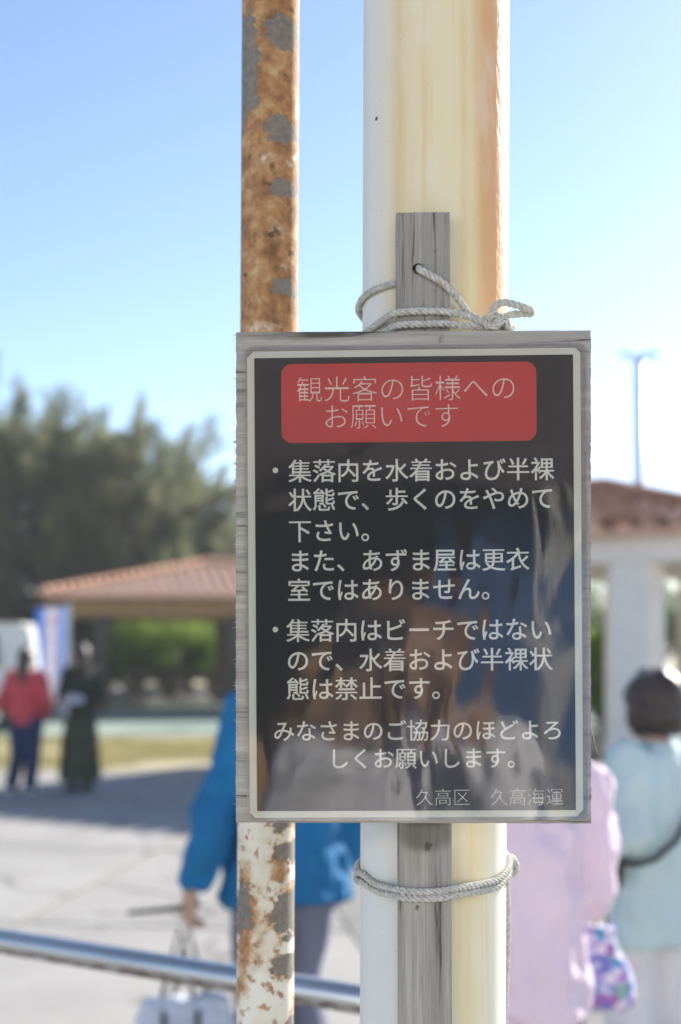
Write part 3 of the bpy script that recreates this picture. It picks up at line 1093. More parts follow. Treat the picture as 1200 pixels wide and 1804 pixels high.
MB().box(((BX0 + BX1) / 2, -5.9, BH / 2 + 0.7), (BX1 - BX0 - 0.02, 0.1, BH + 1.35)).obj('back_wall', M['c_dark'], bounce_block)  # dark colour makes the bay mirror as shade
for i in range(12):
    MB().box((0.42 + i * 0.20, -0.5, 1.3), (0.19, 0.04, 2.6)).obj('blue_reflection_slat', M['blue_paint'], bounce_block)  # slats put in to tint the reflection blue
for (x, w_, z) in ((-1.3, 0.5, 1.0), (-0.55, 0.35, 1.5)):
    MB().box((x, -0.7, z / 2), (w_, 0.4, z)).obj('cabinet', M['timber'], bounce_block)
for x in (-12, -9, -6, -3.6, 4.5, 7.5, 10.5, 13):
    w = MB().box((x, 0.012, 1.75), (1.3, 0.07, 1.2)).obj('window', M['lamp_metal'], bounce_block)
    MB().box((x, 0.05, 1.75), (1.14, 0.03, 1.04)).obj('pane', M['glass'], w)
wp = empty('white_post', (0.72, -4.2, 0))
tag(wp, 'plain white post behind the viewer, mirrored in the notice', 'post')
MB().tube([(0, 0, 0), (0, 0, 2.35)], 0.05, 14).obj('shaft', M['white_plaster'], wp, True)
MB().ball((0, 0, 2.36), (0.075, 0.075, 0.03)).obj('cap', M['white_plaster'], wp, True)

# ================================================================== RAIL
r0, r1 = Vector((-0.66, 2.757, 1.029)), Vector((0.033, 2.30, 1.029))
rd = (r1 - r0).normalized()
rail = empty('handrail', (r1.x, r1.y, 0), math.atan2(-rd.y, -rd.x))
tag(rail, 'galvanised steel pipe handrail with rusty underside passing behind the poles', 'handrail')
zr = 1.029
b_ = MB()
b_.tube([(-0.06, 0, zr - 0.06), (-0.055, 0, zr - 0.025), (-0.03, 0, zr), (0.3, 0, zr), (1.5, 0, zr), (3.3, 0, zr)], 0.0243, 18)
o = b_.obj('top_rail', M['galv'], rail, True)
for v in o.data.vertices:
    v.co.z -= zr
o.location.z = zr
o = MB().tube([(-0.03, 0, 0), (3.3, 0, 0)], 0.019, 14).obj('lower_rail', M['galv'], rail, True)
o.location.z = 0.45
for xx in (-0.06, 1.9, 3.2):
    MB().tube([(xx, 0, 0), (xx, 0, zr - (0.06 if xx < 0 else 0.02))], 0.0243 if xx < 0 else 0.022, 14).obj('post', M['galv'], rail, True)

# ================================================================== POLES
PY = 1.3655
pole = empty('steel_pole', (P(765, 0, PY).x, PY, 0))
tag(pole, 'thick cream painted steel pole with orange rust runs behind the notice', 'pole')


def leaning(top, bot, d):
    """x of the axis at heights 0 and 3.2 from its columns at the photo's top and bottom edges"""
    zt, zb_ = CAMZ + HY / FPX * d, CAMZ + (HY - 1804) / FPX * d
    xt, xb = (top - CX) / FPX * d, (bot - CX) / FPX * d
    s = (xt - xb) / (zt - zb_)
    return lambda z: xb + (z - zb_) * s


px_pole = leaning(768.5, 762, PY)
axx = px_pole(CAMZ)
pole.location.x = axx
mb = MB()
NS = 96
vs, fs = [], []
zs = [-1.6, -1.2, -0.8, -0.4, 0, 0.4, 0.8, 1.2, 1.6, 2.0]
for z in zs:
    for k in range(NS):
        a = 2 * math.pi * k / NS
        vs.append((px_pole(z + CAMZ) - axx + 0.0699 * math.cos(a), 0.0699 * math.sin(a), z))
for i in range(len(zs) - 1):
    for k in range(NS):
        fs.append((i * NS + k, i * NS + (k + 1) % NS, (i + 1) * NS + (k + 1) % NS, (i + 1) * NS + k))
mb.add(vs, fs)
o = mb.obj('shaft', M['pole'], pole, True)
o.location.z = CAMZ
MB().tube([(px_pole(3.6) - axx, 0, 3.60), (px_pole(3.6) - axx, 0, 3.63)], 0.073, 40).obj('cap', M['white_plaster'], pole)
MB().box((px_pole(0) - axx, 0, 0.006), (0.26, 0.26, 0.012)).obj('base_plate', M['galv'], pole)

TD = 1.50
px_thin = leaning(477, 467, TD)
tax = px_thin(CAMZ)
thin = empty('rusted_pipe', (tax, TD, 0))
tag(thin, 'slim rusted pipe with flaking cream paint left of the thick pole', 'pipe')
mb = MB()
vs, fs = [], []
NS = 64
for z in zs:
    for k in range(NS):
        a = 2 * math.pi * k / NS
        vs.append((px_thin(z + CAMZ) - tax + 0.0303 * math.cos(a), 0.0303 * math.sin(a), z))
for i in range(len(zs) - 1):
    for k in range(NS):
        fs.append((i * NS + k, i * NS + (k + 1) % NS, (i + 1) * NS + (k + 1) % NS, (i + 1) * NS + k))
mb.add(vs, fs)
o = mb.obj('shaft', M['pipe'], thin, True)
o.location.z = CAMZ
MB().tube([(px_thin(3.6) - tax, 0, 3.6), (px_thin(3.6) - tax, 0, 3.62)], 0.0315, 30).obj('cap', M['galv'], thin)

# ================================================================== SIGN
BD = 1.265
YAW, ROLL = R(-1.5), R(0.36)
sc = FPX / BD                       # pixels per metre on the board
sign = empty('wooden_sign', P(727.5, 1016.5, BD))
sign.rotation_euler = (0, 0, YAW)
tag(sign, 'weathered grey plywood board nailed to an upright plank, carrying the notice', 'sign board')


def bxy(px, py):
    return ((px - 727.5) / sc, (1016.5 - py) / sc)


BT = 0.012
out = []
x0, zb0 = bxy(415, 1450)
x1, zt0 = bxy(1040, 583.5)
nseg = 190


def jag(z, s):
    return 0.0008 * mnoise.noise(Vector((z * 90, s, 0))) + 0.0007 * mnoise.noise(Vector((z * 420, s + 5, 0)))


for i in range(40):
    x = x0 + (x1 - x0) * i / 40
    out.append((x, zb0 + 0.0004 * mnoise.noise(Vector((x * 80, 9, 0)))))
for i in range(nseg):
    z = zb0 + (zt0 - zb0) * i / nseg
    out.append((x1 + jag(z, 1.0), z))
for i in range(40):
    x = x1 + (x0 - x1) * i / 40
    out.append((x, zt0 + 0.0005 * mnoise.noise(Vector((x * 70, 4, 0)))))
for i in range(nseg):
    z = zt0 + (zb0 - zt0) * i / nseg
    out.append((x0 + jag(z, 2.0), z))
MB().prism(out, 0.0, BT).obj('plywood_panel', M['board'], sign)

# frayed fibres along the sawn edges
mb = MB()
for i in range(150):
    left = random.random() < 0.55
    z = random.uniform(zb0, zt0) if not left else random.choice([random.uniform(0.02, 0.13), random.uniform(zb0, zt0)])
    L = random.uniform(0.0008, 0.0038) * (1.1 if left else 0.6)
    s = -1 if left else 1
    x = x0 if left else x1
    y = random.uniform(0.0005, BT - 0.001)
    dz = random.uniform(-0.6, 0.35) * L
    mb.tube([(x - s * 0.001, y, z), (x + s * L * 0.6, y, z + dz * 0.4), (x + s * L, y + random.uniform(-1, 1) * 0.001, z + dz)], [0.00034, 0.00022, 0.00006], 4, False)
u, v = bxy(1039, 1275)
mb.tube([(u, 0.006, v), (u + 0.003, 0.006, v - 0.008), (u + 0.005, 0.005, v - 0.02), (u + 0.0085, 0.004, v - 0.029)], [0.0006, 0.0005, 0.0004, 0.0001], 5, False)
u, v = bxy(1040, 1300)
mb.tube([(u, 0.004, v), (u + 0.002, 0.004, v - 0.006), (u + 0.005, 0.003, v - 0.009)], [0.0003, 0.0002, 0.0001], 5, False)
tag(mb.obj('frayed_fibres', M['board'], sign), kind='stuff')

# upright plank with a drilled hole
PT = 0.0170
plank_axis = leaning(744.2, 749.6, BD + BT)
ptop = CAMZ + (HY - 373) / FPX * (BD + BT)
po = MB()
hw = 0.0241
out = []
nb = 30
for i in range(nb):
    z = 0.35 + (ptop - 0.35) * i / nb
    out.append((plank_axis(z) + hw + 0.0004 * mnoise.noise(Vector((z * 60, 1, 2))), z))
for i in range(33):
    f = i / 32
    out.append((plank_axis(ptop) + hw - 2 * hw * f, ptop + 0.0006 * mnoise.noise(Vector((f * 22, 3, 1))) + 0.0005 * mnoise.noise(Vector((f * 70, 3, 8))) - 0.0006 * f))
for i in range(1, nb):
    z = ptop + (0.35 - ptop) * i / nb
    out.append((plank_axis(z) - hw + 0.0004 * mnoise.noise(Vector((z * 60, 7, 2))), z))
out.append((plank_axis(0.35) - hw, 0.35))
po.prism(out, BD + BT + 0.0008, BD + BT + 0.0008 + PT)
plk = link('plank', po.mesh('plank'))
hole_p = P(737, 473, BD + BT)
cut = link('cut', MB().tube([(hole_p.x, hole_p.y - 0.02, hole_p.z), (hole_p.x, hole_p.y + 0.06, hole_p.z)], 0.0052, 14).mesh('cut'))
bo = plk.modifiers.new('b', 'BOOLEAN')
bo.operation = 'DIFFERENCE'
bo.object = cut
bo.solver = 'EXACT'
pm = evaluated(plk, 'plank')
bpy.data.objects.remove(cut)
pm.materials.clear()
pm.materials.append(M['plank'])
plank = link('plank', pm, None, sign)
inv = (Matrix.Translation(sign.location) @ Matrix.Rotation(YAW, 4, 'Z')).inverted()
pm.transform(Matrix.Translation(-Vector((plank_axis(1.6), BD, 1.6))))
plank.matrix_local = inv @ Matrix.Translation(Vector((plank_axis(1.6), BD, 1.6)))
# splits in the plank, open dark grooves
mb = MB()
pts = [P(713, 376, 1), P(716, 400, 1), P(717.5, 432, 1), P(719, 468, 1), P(719.5, 500, 1), P(720, 540, 1)]
dd = BD + BT + 0.0003
pts = [Vector((q.x * dd, dd, CAMZ + (q.z - CAMZ) * dd)) for q in pts]
mb.tube(pts, [0.0006, 0.0007, 0.0006, 0.00035, 0.0003, 0.0001], 6, False)
MBsp = mb.obj('split', M['dark'], plank)
MBsp.data.transform(plank.matrix_local.inverted() @ inv)
# hole's dark splintered mouth lining
mb = MB()
for i in range(26):
    a = random.uniform(-0.3, math.pi + 0.3)
    rr = 0.0050
    p = hole_p + Vector((math.cos(a) * rr, -0.0002, math.sin(a) * rr))
    L = random.uniform(0.0008, 0.0024)
    mb.tube([p + Vector((0, 0.001, 0)), p + Vector((random.uniform(-.3, .3) * L, -0.0004, L))], [0.0004, 0.0001], 4, False)
ho = mb.obj('splinters', M['dark'], plank)
ho.data.transform(plank.matrix_local.inverted() @ inv)

# ------------------------------------------------------------------ notice
PCX, PCY = 730.5, 1028.0
notice = empty('laminated_notice', (0, 0, 0))
notice.matrix_world = Matrix.Translation(sign.location) @ Matrix.Rotation(YAW, 4, 'Z') @ Matrix.Translation((bxy(PCX, PCY)[0], 0, bxy(PCX, PCY)[1])) @ Matrix.Rotation(-ROLL, 4, 'Y')
tag(notice, 'laminated black poster with red heading and white Japanese lettering on the board', 'notice')


def nxy(px, py):
    u, v = (px - PCX) / sc, (PCY - py) / sc
    c, s = math.cos(ROLL), math.sin(ROLL)
    return (u * c + v * s, -u * s + v * c)


def flat(name, outline, depth, mat, parent, thick=0.0):
    mb = MB()
    if thick:
        mb.prism(outline, depth - thick, depth)
    else:
        mb.add([(x, depth, z) for x, z in outline], [tuple(range(len(outline)))])
    return mb.obj(name, mat, parent)


def rrect(x0, x1, z0, z1, r, n=7):
    pts = []
    for cx, cz, a0 in ((x1 - r, z0 + r, -90), (x1 - r, z1 - r, 0), (x0 + r, z1 - r, 90), (x0 + r, z0 + r, 180)):
        for i in range(n + 1):
            a = R(a0 + 90 * i / n)
            pts.append((cx + r * math.cos(a), cz + r * math.sin(a)))
    return pts


hpw, hph = 586.5 / 2 / sc, 824 / 2 / sc
ch = 0.0048
paper_o = [(-hpw + ch, -hph), (hpw - ch * 1.3, -hph), (hpw, -hph + ch * 1.3), (hpw, hph - ch * 0.9), (hpw - ch * 0.9, hph), (-hpw + ch * 1.2, hph), (-hpw, hph - ch * 1.2), (-hpw, -hph + ch)]
paper = flat('paper', paper_o, -0.0003, M['paper'], notice, 0.0002)
hkw, hkh = 561 / 2 / sc, 800 / 2 / sc
flat('black_panel', [(-hkw, -hkh), (hkw, -hkh), (hkw, hkh), (-hkw, hkh)], -0.00065, M['ink'], notice)
ax, az = nxy(720, 709)
flat('red_heading', rrect(ax - 449 / 2 / sc, ax + 449 / 2 / sc, az - 139.5 / 2 / sc, az + 139.5 / 2 / sc, 0.0097, 9), -0.0008, M['red'], notice)

TXT = [  # text, centre column of first character, pitch, row centre, weight offset, material
    ('観光客の皆様への', 545, 48.8, 686.5, -0.013, 'letter_head'),
    ('お願いです', 592, 48.6, 734.5, -0.013, 'letter_head'),
    ('・', 485, 42.6, 829, 0.011, 'letter'),
    ('集落内を水着および半裸', 528.5, 42.65, 830.5, 0.011, 'letter'),
    ('状態で、歩くのをやめて', 528.5, 42.65, 881.5, 0.011, 'letter'),
    ('下さい。', 528.5, 42.65, 936, 0.011, 'letter'),
    ('また、あずま屋は更衣', 528.0, 42.65, 989, 0.011, 'letter'),
    ('室ではありません。', 527.0, 42.65, 1040.5, 0.011, 'letter'),
    ('・', 485, 42.6, 1110, 0.011, 'letter'),
    ('集落内はビーチではない', 525.0, 42.7, 1112, 0.011, 'letter'),
    ('ので、水着および半裸状', 525.0, 42.7, 1164.5, 0.011, 'letter'),
    ('態は禁止です。', 525.0, 42.7, 1215, 0.011, 'letter'),
    ('みなさまのご協力のほどよろ', 500.0, 39.4, 1289, 0.009, 'letter'),
    ('しくお願いします。', 597.0, 39.4, 1337.5, 0.009, 'letter'),
    ('久高区　久高海運', 748.0, 32.6, 1405, -0.013, 'letter'),
]
FONT_REF = {}


def glyph_mesh(ch, grow):
    """filled outline of one character; grow > 0 thickens its strokes, < 0 thins them (in em)"""
    cu = bpy.data.curves.new('glyph', 'FONT')
    cu.body = ch
    cu.size = 1.0
    cu.resolution_u = 4
    cu.fill_mode = 'FRONT'
    o = bpy.data.objects.new('glyph', cu)
    COL.objects.link(o)
    me = evaluated(o, 'glyph')
    bpy.data.curves.remove(cu)
    bm = bmesh.new()
    bm.from_mesh(me)
    bpy.data.meshes.remove(me)
    bmesh.ops.remove_doubles(bm, verts=bm.verts, dist=1e-5)
    move = {}
    for e in bm.edges:
        if len(e.link_loops) != 1:
            continue
        l = e.link_loops[0]
        a, b = l.vert.co, l.link_loop_next.vert.co
        d = (b - a)
        if d.length < 1e-9:
            continue
        d.normalize()
        nrm = Vector((d.y, -d.x, 0)) * (1 if l.face.normal.z > 0 else -1)
        for v in e.verts:
            move.setdefault(v, []).append(nrm)
    for v, ns in move.items():
        t = sum(ns, Vector((0, 0, 0)))
        if t.length < 1e-6:
            continue
        t.normalize()
        v.co += t * grow / max(0.6, t.dot(ns[0]))
    bm.verts.index_update()
    vs = np.array([tuple(v.co) for v in bm.verts])
    fs = [tuple(v.index for v in f.verts) for f in bm.faces]
    bm.free()
    return vs, fs


# the square of a full-width glyph: 国 fills its em box evenly
rv, _ = glyph_mesh('国', 0.0)
gc = (rv.min(0) + rv.max(0)) / 2
gw = (rv.max(0) - rv.min(0))[0]
em = gw / 0.84
GL = {}
for text, cx0, pitch, cy, off, mat in TXT:
    mb = MB()
    size = pitch / sc * (0.985 if off < 0 else 0.985)
    for i, chx in enumerate(text):
        if chx == '　':
            continue
        if (chx, off) not in GL:
            GL[(chx, off)] = glyph_mesh(chx, off)
        vv, ff = GL[(chx, off)]
        u, w_ = nxy(cx0 + i * pitch, cy - i * pitch * math.tan(ROLL))
        k = size / em
        mb.add([((x - gc[0]) * k + u, -0.00095, (y - gc[1]) * k + w_) for x, y, _z in vv], ff)
    mb.obj('text_line', M[mat], notice)

# clear film over everything, with its milky sealed margin
fx0, fz0 = nxy(434.5, 1447)
fx1, fz1 = nxy(1033, 605.5)
film_o = rrect(fx0, fx1, fz0, fz1, 0.0085, 8)
flat('clear_film', film_o, -0.0016, M['film'], notice)
mb = MB()
# margin ring between film outline and paper outline
nfo = len(film_o)
inner = []
for (x, z) in film_o:
    # nearest point of the paper outline rectangle (chamfered)
    best = None
    for i in range(len(paper_o)):
        a, b = Vector(paper_o[i]), Vector(paper_o[(i + 1) % len(paper_o)])
        t = max(0, min(1, (Vector((x, z)) - a).dot(b - a) / (b - a).length_squared))
        q = a + (b - a) * t
        dd_ = (q - Vector((x, z))).length
        if best is None or dd_ < best[0]:
            best = (dd_, q)
    inner.append((best[1].x, best[1].y))
mb.add([(x, -0.0004, z) for x, z in film_o] + [(x, -0.0007, z) for x, z in inner], [(i, (i + 1) % nfo, nfo + (i + 1) % nfo, nfo + i) for i in range(nfo)])
mb.obj('sealed_margin', M['rim'], notice)


# ================================================================== ROPES
def catmull(pts, step=0.0016):
    pts = [Vector(p) for p in pts]
    P_ = [pts[0] * 2 - pts[1]] + pts + [pts[-1] * 2 - pts[-2]]
    dense = []
    for i in range(1, len(P_) - 2):
        a, b, c, d = P_[i - 1], P_[i], P_[i + 1], P_[i + 2]
        n = max(3, int((c - b).length / step))
        for k in range(n):
            t = k / n
            dense.append(0.5 * ((2 * b) + (c - a) * t + (2 * a - 5 * b + 4 * c - d) * t * t + (3 * b - a - 3 * c + d) * t ** 3))
    dense.append(pts[-1])
    return dense


def twisted(mb, pts, r=0.0034, lay=0.0165, strands=3):
    path = catmull(pts)
    tang = []
    for i in range(len(path)):
        a, b = path[max(0, i - 1)], path[min(len(path) - 1, i + 1)]
        tang.append((b - a).normalized())
    up = Vector((0, 0, 1)) if abs(tang[0].z) < 0.9 else Vector((1, 0, 0))
    nrm = (up - tang[0] * up.dot(tang[0])).normalized()
    fr = []
    s = 0
    for i, p in enumerate(path):
        if i:
            s += (p - path[i - 1]).length
        nrm = (nrm - tang[i] * nrm.dot(tang[i])).normalized()
        fr.append((p, nrm.copy(), tang[i].cross(nrm), s))
    for k in range(strands):
        ph = 2 * math.pi * k / strands
        pp = []
        for (p, nv, bv, s) in fr:
            a = ph + 2 * math.pi * s / lay
            wob = 1 + 0.05 * mnoise.noise(Vector((s * 300, k, 1)))
            pp.append(p + (nv * math.cos(a) + bv * math.sin(a)) * r * 0.56 * wob)
        mb.tube(pp, r * 0.50, 7)
    # loose fibres
    for i in range(int(fr[-1][3] / 0.0016)):
        p, nv, bv, s = random.choice(fr)
        a = random.uniform(0, 6.283)
        o = (nv * math.cos(a) + bv * math.sin(a))
        q = p + o * r
        mb.tube([q - o * 0.0006, q + o * random.uniform(0.0003, 0.0013) + Vector((random.uniform(-1, 1), random.uniform(-1, 1), random.uniform(-1, 1))) * 0.0007], [0.00013, 0.00005], 3, False)


RR = 0.0035
front = BD + BT - RR + 0.0012         # just off the plank's face
PR = 0.0699 + RR * 0.9


def on_pole(angle, z, extra=0.0):
    """angle 0 = towards the viewer, positive to the right"""
    r = PR + extra
    return Vector((px_pole(z) + r * math.sin(angle), PY - r * math.cos(angle), z))


def zrow(py, d):
    return CAMZ + (HY - py) / FPX * d


def F(px, py, dy=0.0):
    return P(px, py, front + dy)


top_rope = empty('tie_rope', F(868, 568))
tag(top_rope, 'grey twisted rope knotted in a bow round the pole above the board', 'rope')


def rope_part(name, pts, parent, r=0.0034):
    mb = MB()
    org = parent.location
    twisted(mb, [Vector(p) - org for p in pts], r)
    return mb.obj(name, M['rope'], parent, True)


zk = lambda py, ang: zrow(py, PY - PR * math.cos(ang))
# strand out of the drilled hole, over the plank's edge, down into the knot
rope_part('hole_strand', [P(737, 470, BD + BT + 0.02), P(738, 472, BD + BT + 0.006), P(742, 476, BD + BT - 0.002), F(757, 484), F(778, 497), F(797, 513, 0.0015), F(812, 533, 0.006), F(826, 553, 0.006), F(846, 564, 0.002), F(866, 571, -0.002)], top_rope)
# upper back loop: leaves behind the plank on the left, goes round the pole and comes back on the right behind the knot
rope_part('back_loop', [on_pole(R(-12), zk(490, R(-12)), -0.002), on_pole(R(-32), zk(498, R(-32))), on_pole(R(-58), zk(513, R(-58))), on_pole(R(-80), zk(532, R(-80))), on_pole(R(-100), zk(553, R(-100))), on_pole(R(-130), zk(571, R(-130))),
                        on_pole(R(-180), zk(580, R(-180))), on_pole(R(-230), zk(581, R(-130))), on_pole(R(-270), zk(577, R(-90))), on_pole(R(-300), zk(574, R(-60)), 0.002), on_pole(R(-316), zk(573, R(-44)), 0.006), F(868, 573, 0.010)], top_rope)
# two turns across the plank into the knot
rope_part('upper_turn', [on_pole(R(-150), zk(600, R(-150))), on_pole(R(-105), zk(600, R(-105))), on_pole(R(-75), zk(592, R(-75))), on_pole(R(-50), zk(572, R(-50)), 0.001), F(690, 554, 0.006), F(708, 550), F(740, 548), F(775, 548.5), F(796, 551), F(815, 555, 0.003), F(838, 563, 0.003), F(858, 571, -0.002), F(872, 576, -0.002)], top_rope)
rope_part('lower_turn', [on_pole(R(-150), zk(612, R(-150))), on_pole(R(-100), zk(610, R(-100))), on_pole(R(-70), zk(603, R(-70))), on_pole(R(-42), zk(584, R(-42)), 0.001), F(694, 575, 0.003), F(712, 572.5), F(745, 571), F(780, 570.5), F(800, 572, 0.001), F(826, 575, 0.003), F(850, 577, 0.003), F(878, 578, 0.003)], top_rope)
# bow loops and the knot itself
rope_part('bow_loop', [F(862, 566, -0.005), F(866, 552, -0.007), F(874, 539, -0.008), F(887, 532.5, -0.009), F(905, 536, -0.009), F(922, 541, -0.008), F(934, 547, -0.006), F(935, 552.5, -0.003), F(922, 552.5, -0.002), F(903, 554, -0.002), F(886, 559, -0.003), F(872, 566, -0.004), F(862, 572, -0.004)], top_rope)
rope_part('bow_loop', [F(866, 560, -0.003), F(879, 556, -0.007), F(884, 564, -0.009), F(876, 573, -0.008), F(870, 581, -0.003), F(880, 584, 0.002), F(892, 577, 0.000), F(893, 566, 0.000), F(884, 560, 0.002), F(872, 562, 0.004)], top_rope)
rope_part('knot_turn', [F(858, 560, 0.005), F(856, 568, -0.004), F(863, 577, -0.006), F(874, 572, -0.007), F(875, 562, -0.004), F(866, 557, 0.003), F(858, 564, 0.008)], top_rope)
rope_part('rope_tail', [F(876, 570, 0.0), F(886, 569, -0.004), F(894, 573, -0.005), F(898, 582, -0.003), F(900, 592, 0.004)], top_rope)

low_rope = empty('tie_rope', on_pole(0, zrow(1575, PY)))
tag(low_rope, 'grey twisted rope wound twice round pole and plank below the board', 'rope')
for (lft, mid, rgt) in ((1530, 1571, 1518), (1545, 1583, 1530)):
    pts = []
    lz = zrow(lft, PY)
    rz_ = zrow(rgt, PY)
    pts += [on_pole(R(-180), (lz + rz_) / 2 + 0.02), on_pole(R(-140), lz + 0.010), on_pole(R(-110), lz + 0.004), on_pole(R(-90), lz - 0.003), on_pole(R(-70), zk(lft + 9, R(-70))), on_pole(R(-48), zk(mid - 13, R(-48)), 0.001),
            F(703, mid - 3.5, 0.002), F(716, mid - 0.5), F(745, mid), F(775, mid - 1), F(798, mid - 5, 0.0015), on_pole(R(42), zk(mid - 17, R(42)), 0.002), on_pole(R(62), zk(mid - 32, R(62))), on_pole(R(80), zk(rgt + 6, R(80))), on_pole(R(96), rz_ + 0.004), on_pole(R(130), rz_ + 0.012), on_pole(R(179), (lz + rz_) / 2 + 0.02)]
    rope_part('turn', pts, low_rope)
rope_part('knot', [on_pole(R(96), zrow(1512, PY), 0.004), on_pole(R(88), zrow(1520, PY), 0.006), on_pole(R(90), zrow(1536, PY), 0.006), on_pole(R(102), zrow(1544, PY), 0.004), on_pole(R(110), zrow(1530, PY), 0.006), on_pole(R(100), zrow(1515, PY), 0.002)], low_rope)
tail = [on_pole(R(104), zrow(1540, PY), 0.003)] + [on_pole(R(100 - 3 * math.sin(i * 0.8)), zrow(1560 + i * 40, PY), 0.001) for i in range(8)]
rope_part('rope_tail', tail, low_rope, 0.0027)


# ================================================================== PEOPLE
def hand(mb, wrist, direction, palm_n, thumb_side, curl=0.7, s=1.0):
    """palm, four unequal bent fingers and a thumb, appended to a body builder"""
    w = Vector(wrist)
    d = Vector(direction).normalized()
    n = (Vector(palm_n) - d * Vector(palm_n).dot(d)).normalized()     # out of the palm
    t = d.cross(n).normalized() * thumb_side                          # towards the thumb
    for k in (-1.5, -0.5, 0.5, 1.5):
        mb.limb([w + d * 0.012 * s + t * k * 0.010 * s, w + d * 0.082 * s + t * k * 0.019 * s], [0.015 * s, 0.0125 * s], 8)
    for k, L in ((1.5, 0.070), (0.5, 0.078), (-0.5, 0.073), (-1.5, 0.058)):
        p = w + d * 0.085 * s + t * k * 0.0205 * s
        a = 0.0
        pts = [p]
        for seg in (0.45, 0.32, 0.23):
            a += curl * (0.75 if seg == 0.45 else 0.9)
            p = p + (d * math.cos(a) + n * math.sin(a)) * L * seg * s
            pts.append(p)
        mb.limb(pts, [0.0095 * s, 0.0088 * s, 0.008 * s, 0.0068 * s], 7)
    b = w + d * 0.028 * s + t * 0.026 * s
    p1 = b + (d * 0.5 + t * 0.7 + n * 0.35).normalized() * 0.036 * s
    p2 = p1 + (d * 0.85 + n * 0.5 + t * 0.1).normalized() * 0.028 * s
    mb.limb([b, p1, p2], [0.0125 * s, 0.0105 * s, 0.0085 * s], 7)


def person(label, loc, rz, H, joints, hair, top, bottom, shoes, group=None, voxel=0.0075, cloth_voxel=0.012, head_tilt=(0, 0), hair_mat='hair'):
    """figure facing +y in its own frame, feet at the origin.
    joints: elbows / wrists / knees / ankles as (x, y, z); hair / top / bottom are callables that fill builders"""
    k = H / 1.65
    p = empty('person', loc, rz)
    tag(p, label, 'person', group)
    mb = MB()
    hz = 1.535 * k
    hx, hy = head_tilt
    hc = Vector((hx, 0.015 * k + hy, hz))
    mb.ball(hc + Vector((0, -0.012, 0.02)) * k, (0.076 * k, 0.094 * k, 0.098 * k), 20, 14)
    mb.ball(hc + Vector((0, 0.018, -0.055)) * k, (0.058 * k, 0.068 * k, 0.07 * k), 16, 12)
    mb.limb([hc + Vector((0, 0.085, 0.012)) * k, hc + Vector((0, 0.103, -0.022)) * k], [0.010 * k, 0.0145 * k], 8)          # nose
    mb.limb([hc + Vector((-0.012, 0.083, -0.056)) * k, hc + Vector((0.012, 0.083, -0.056)) * k], [0.010 * k, 0.010 * k], 8)   # mouth
    mb.ball(hc + Vector((0, 0.062, -0.100)) * k, 0.026 * k)                                                               # chin
    for s in (-1, 1):
        mb.ball(hc + Vector((s * 0.078, -0.008, -0.012)) * k, (0.011 * k, 0.020 * k, 0.032 * k))                          # ears
        mb.limb([hc + Vector((s * 0.014, 0.080, 0.032)) * k, hc + Vector((s * 0.050, 0.068, 0.034)) * k], [0.011 * k, 0.010 * k], 8)
    mb.limb([Vector((0, -0.015, 1.33)) * k, hc + Vector((0, -0.015, -0.08)) * k], [0.058 * k, 0.052 * k])
    mb.stack([(0, 0, 0.80 * k, 0.150 * k, 0.105 * k), (0, 0, 0.92 * k, 0.155 * k, 0.110 * k), (0, 0, 1.05 * k, 0.125 * k, 0.092 * k), (0, 0, 1.22 * k, 0.150 * k, 0.105 * k), (0, -0.008, 1.32 * k, 0.140 * k, 0.080 * k), (0, -0.012, 1.38 * k, 0.07 * k, 0.055 * k)])
    J = joints
    for s, nm in ((-1, 'l'), (1, 'r')):
        sh = Vector((s * 0.165, -0.008, 1.325)) * k
        el, wr = Vector(J['el_' + nm]), Vector(J['wr_' + nm])
        mb.limb([sh, sh.lerp(el, 0.5), el], [0.052 * k, 0.045 * k, 0.039 * k])
        mb.limb([el, el.lerp(wr, 0.35), wr], [0.039 * k, 0.038 * k, 0.026 * k])
        fd = J.get('hd_' + nm) or tuple((wr - el).normalized())
        hand(mb, wr, fd, J.get('pn_' + nm, (-s, 0.2, 0)), J.get('th_' + nm, s), J.get('curl_' + nm, 0.45), k)
        hp = Vector((s * 0.088, 0, 0.84)) * k
        kn, an = Vector(J['kn_' + nm]), Vector(J['an_' + nm])
        mb.limb([hp, hp.lerp(kn, 0.5), kn], [0.090 * k, 0.074 * k, 0.055 * k])
        mb.limb([kn, kn.lerp(an, 0.35), an], [0.054 * k, 0.054 * k, 0.036 * k])
    fused(mb, 'body', M['skin'], p, voxel, 2)
    for s in (-1, 1):
        e = MB().ball(hc + Vector((s * 0.031, 0.074, 0.012)) * k, 0.0125 * k).obj('eye', M['eye'], p, True)
        MB().ball(hc + Vector((s * 0.031, 0.084, 0.012)) * k, 0.0058 * k).obj('iris', M['hair'], e, True)
    h = MB()
    hair(h, hc, k)
    fused(h, 'hair', M[hair_mat], p, 0.009, 2, 0.02)
    for nm, fn, mat, fold in top + bottom:
        g = MB()
        fn(g, J, k)
        fused(g, nm, M[mat], p, cloth_voxel, 3, fold)
    if shoes:
        for nm in 'lr':
            an = Vector(J['an_' + nm])
            g = MB()
            g.limb([an + Vector((0, -0.03, -0.035)), an + Vector((0, 0.06, -0.042)), an + Vector((0, 0.15, -0.05))], [0.042, 0.040, 0.032])
            g.limb([an + Vector((0, -0.01, 0.02)), an + Vector((0, -0.02, -0.03))], [0.046, 0.044])
            fused(g, 'shoe', M[shoes], p, 0.008, 2)
    return p


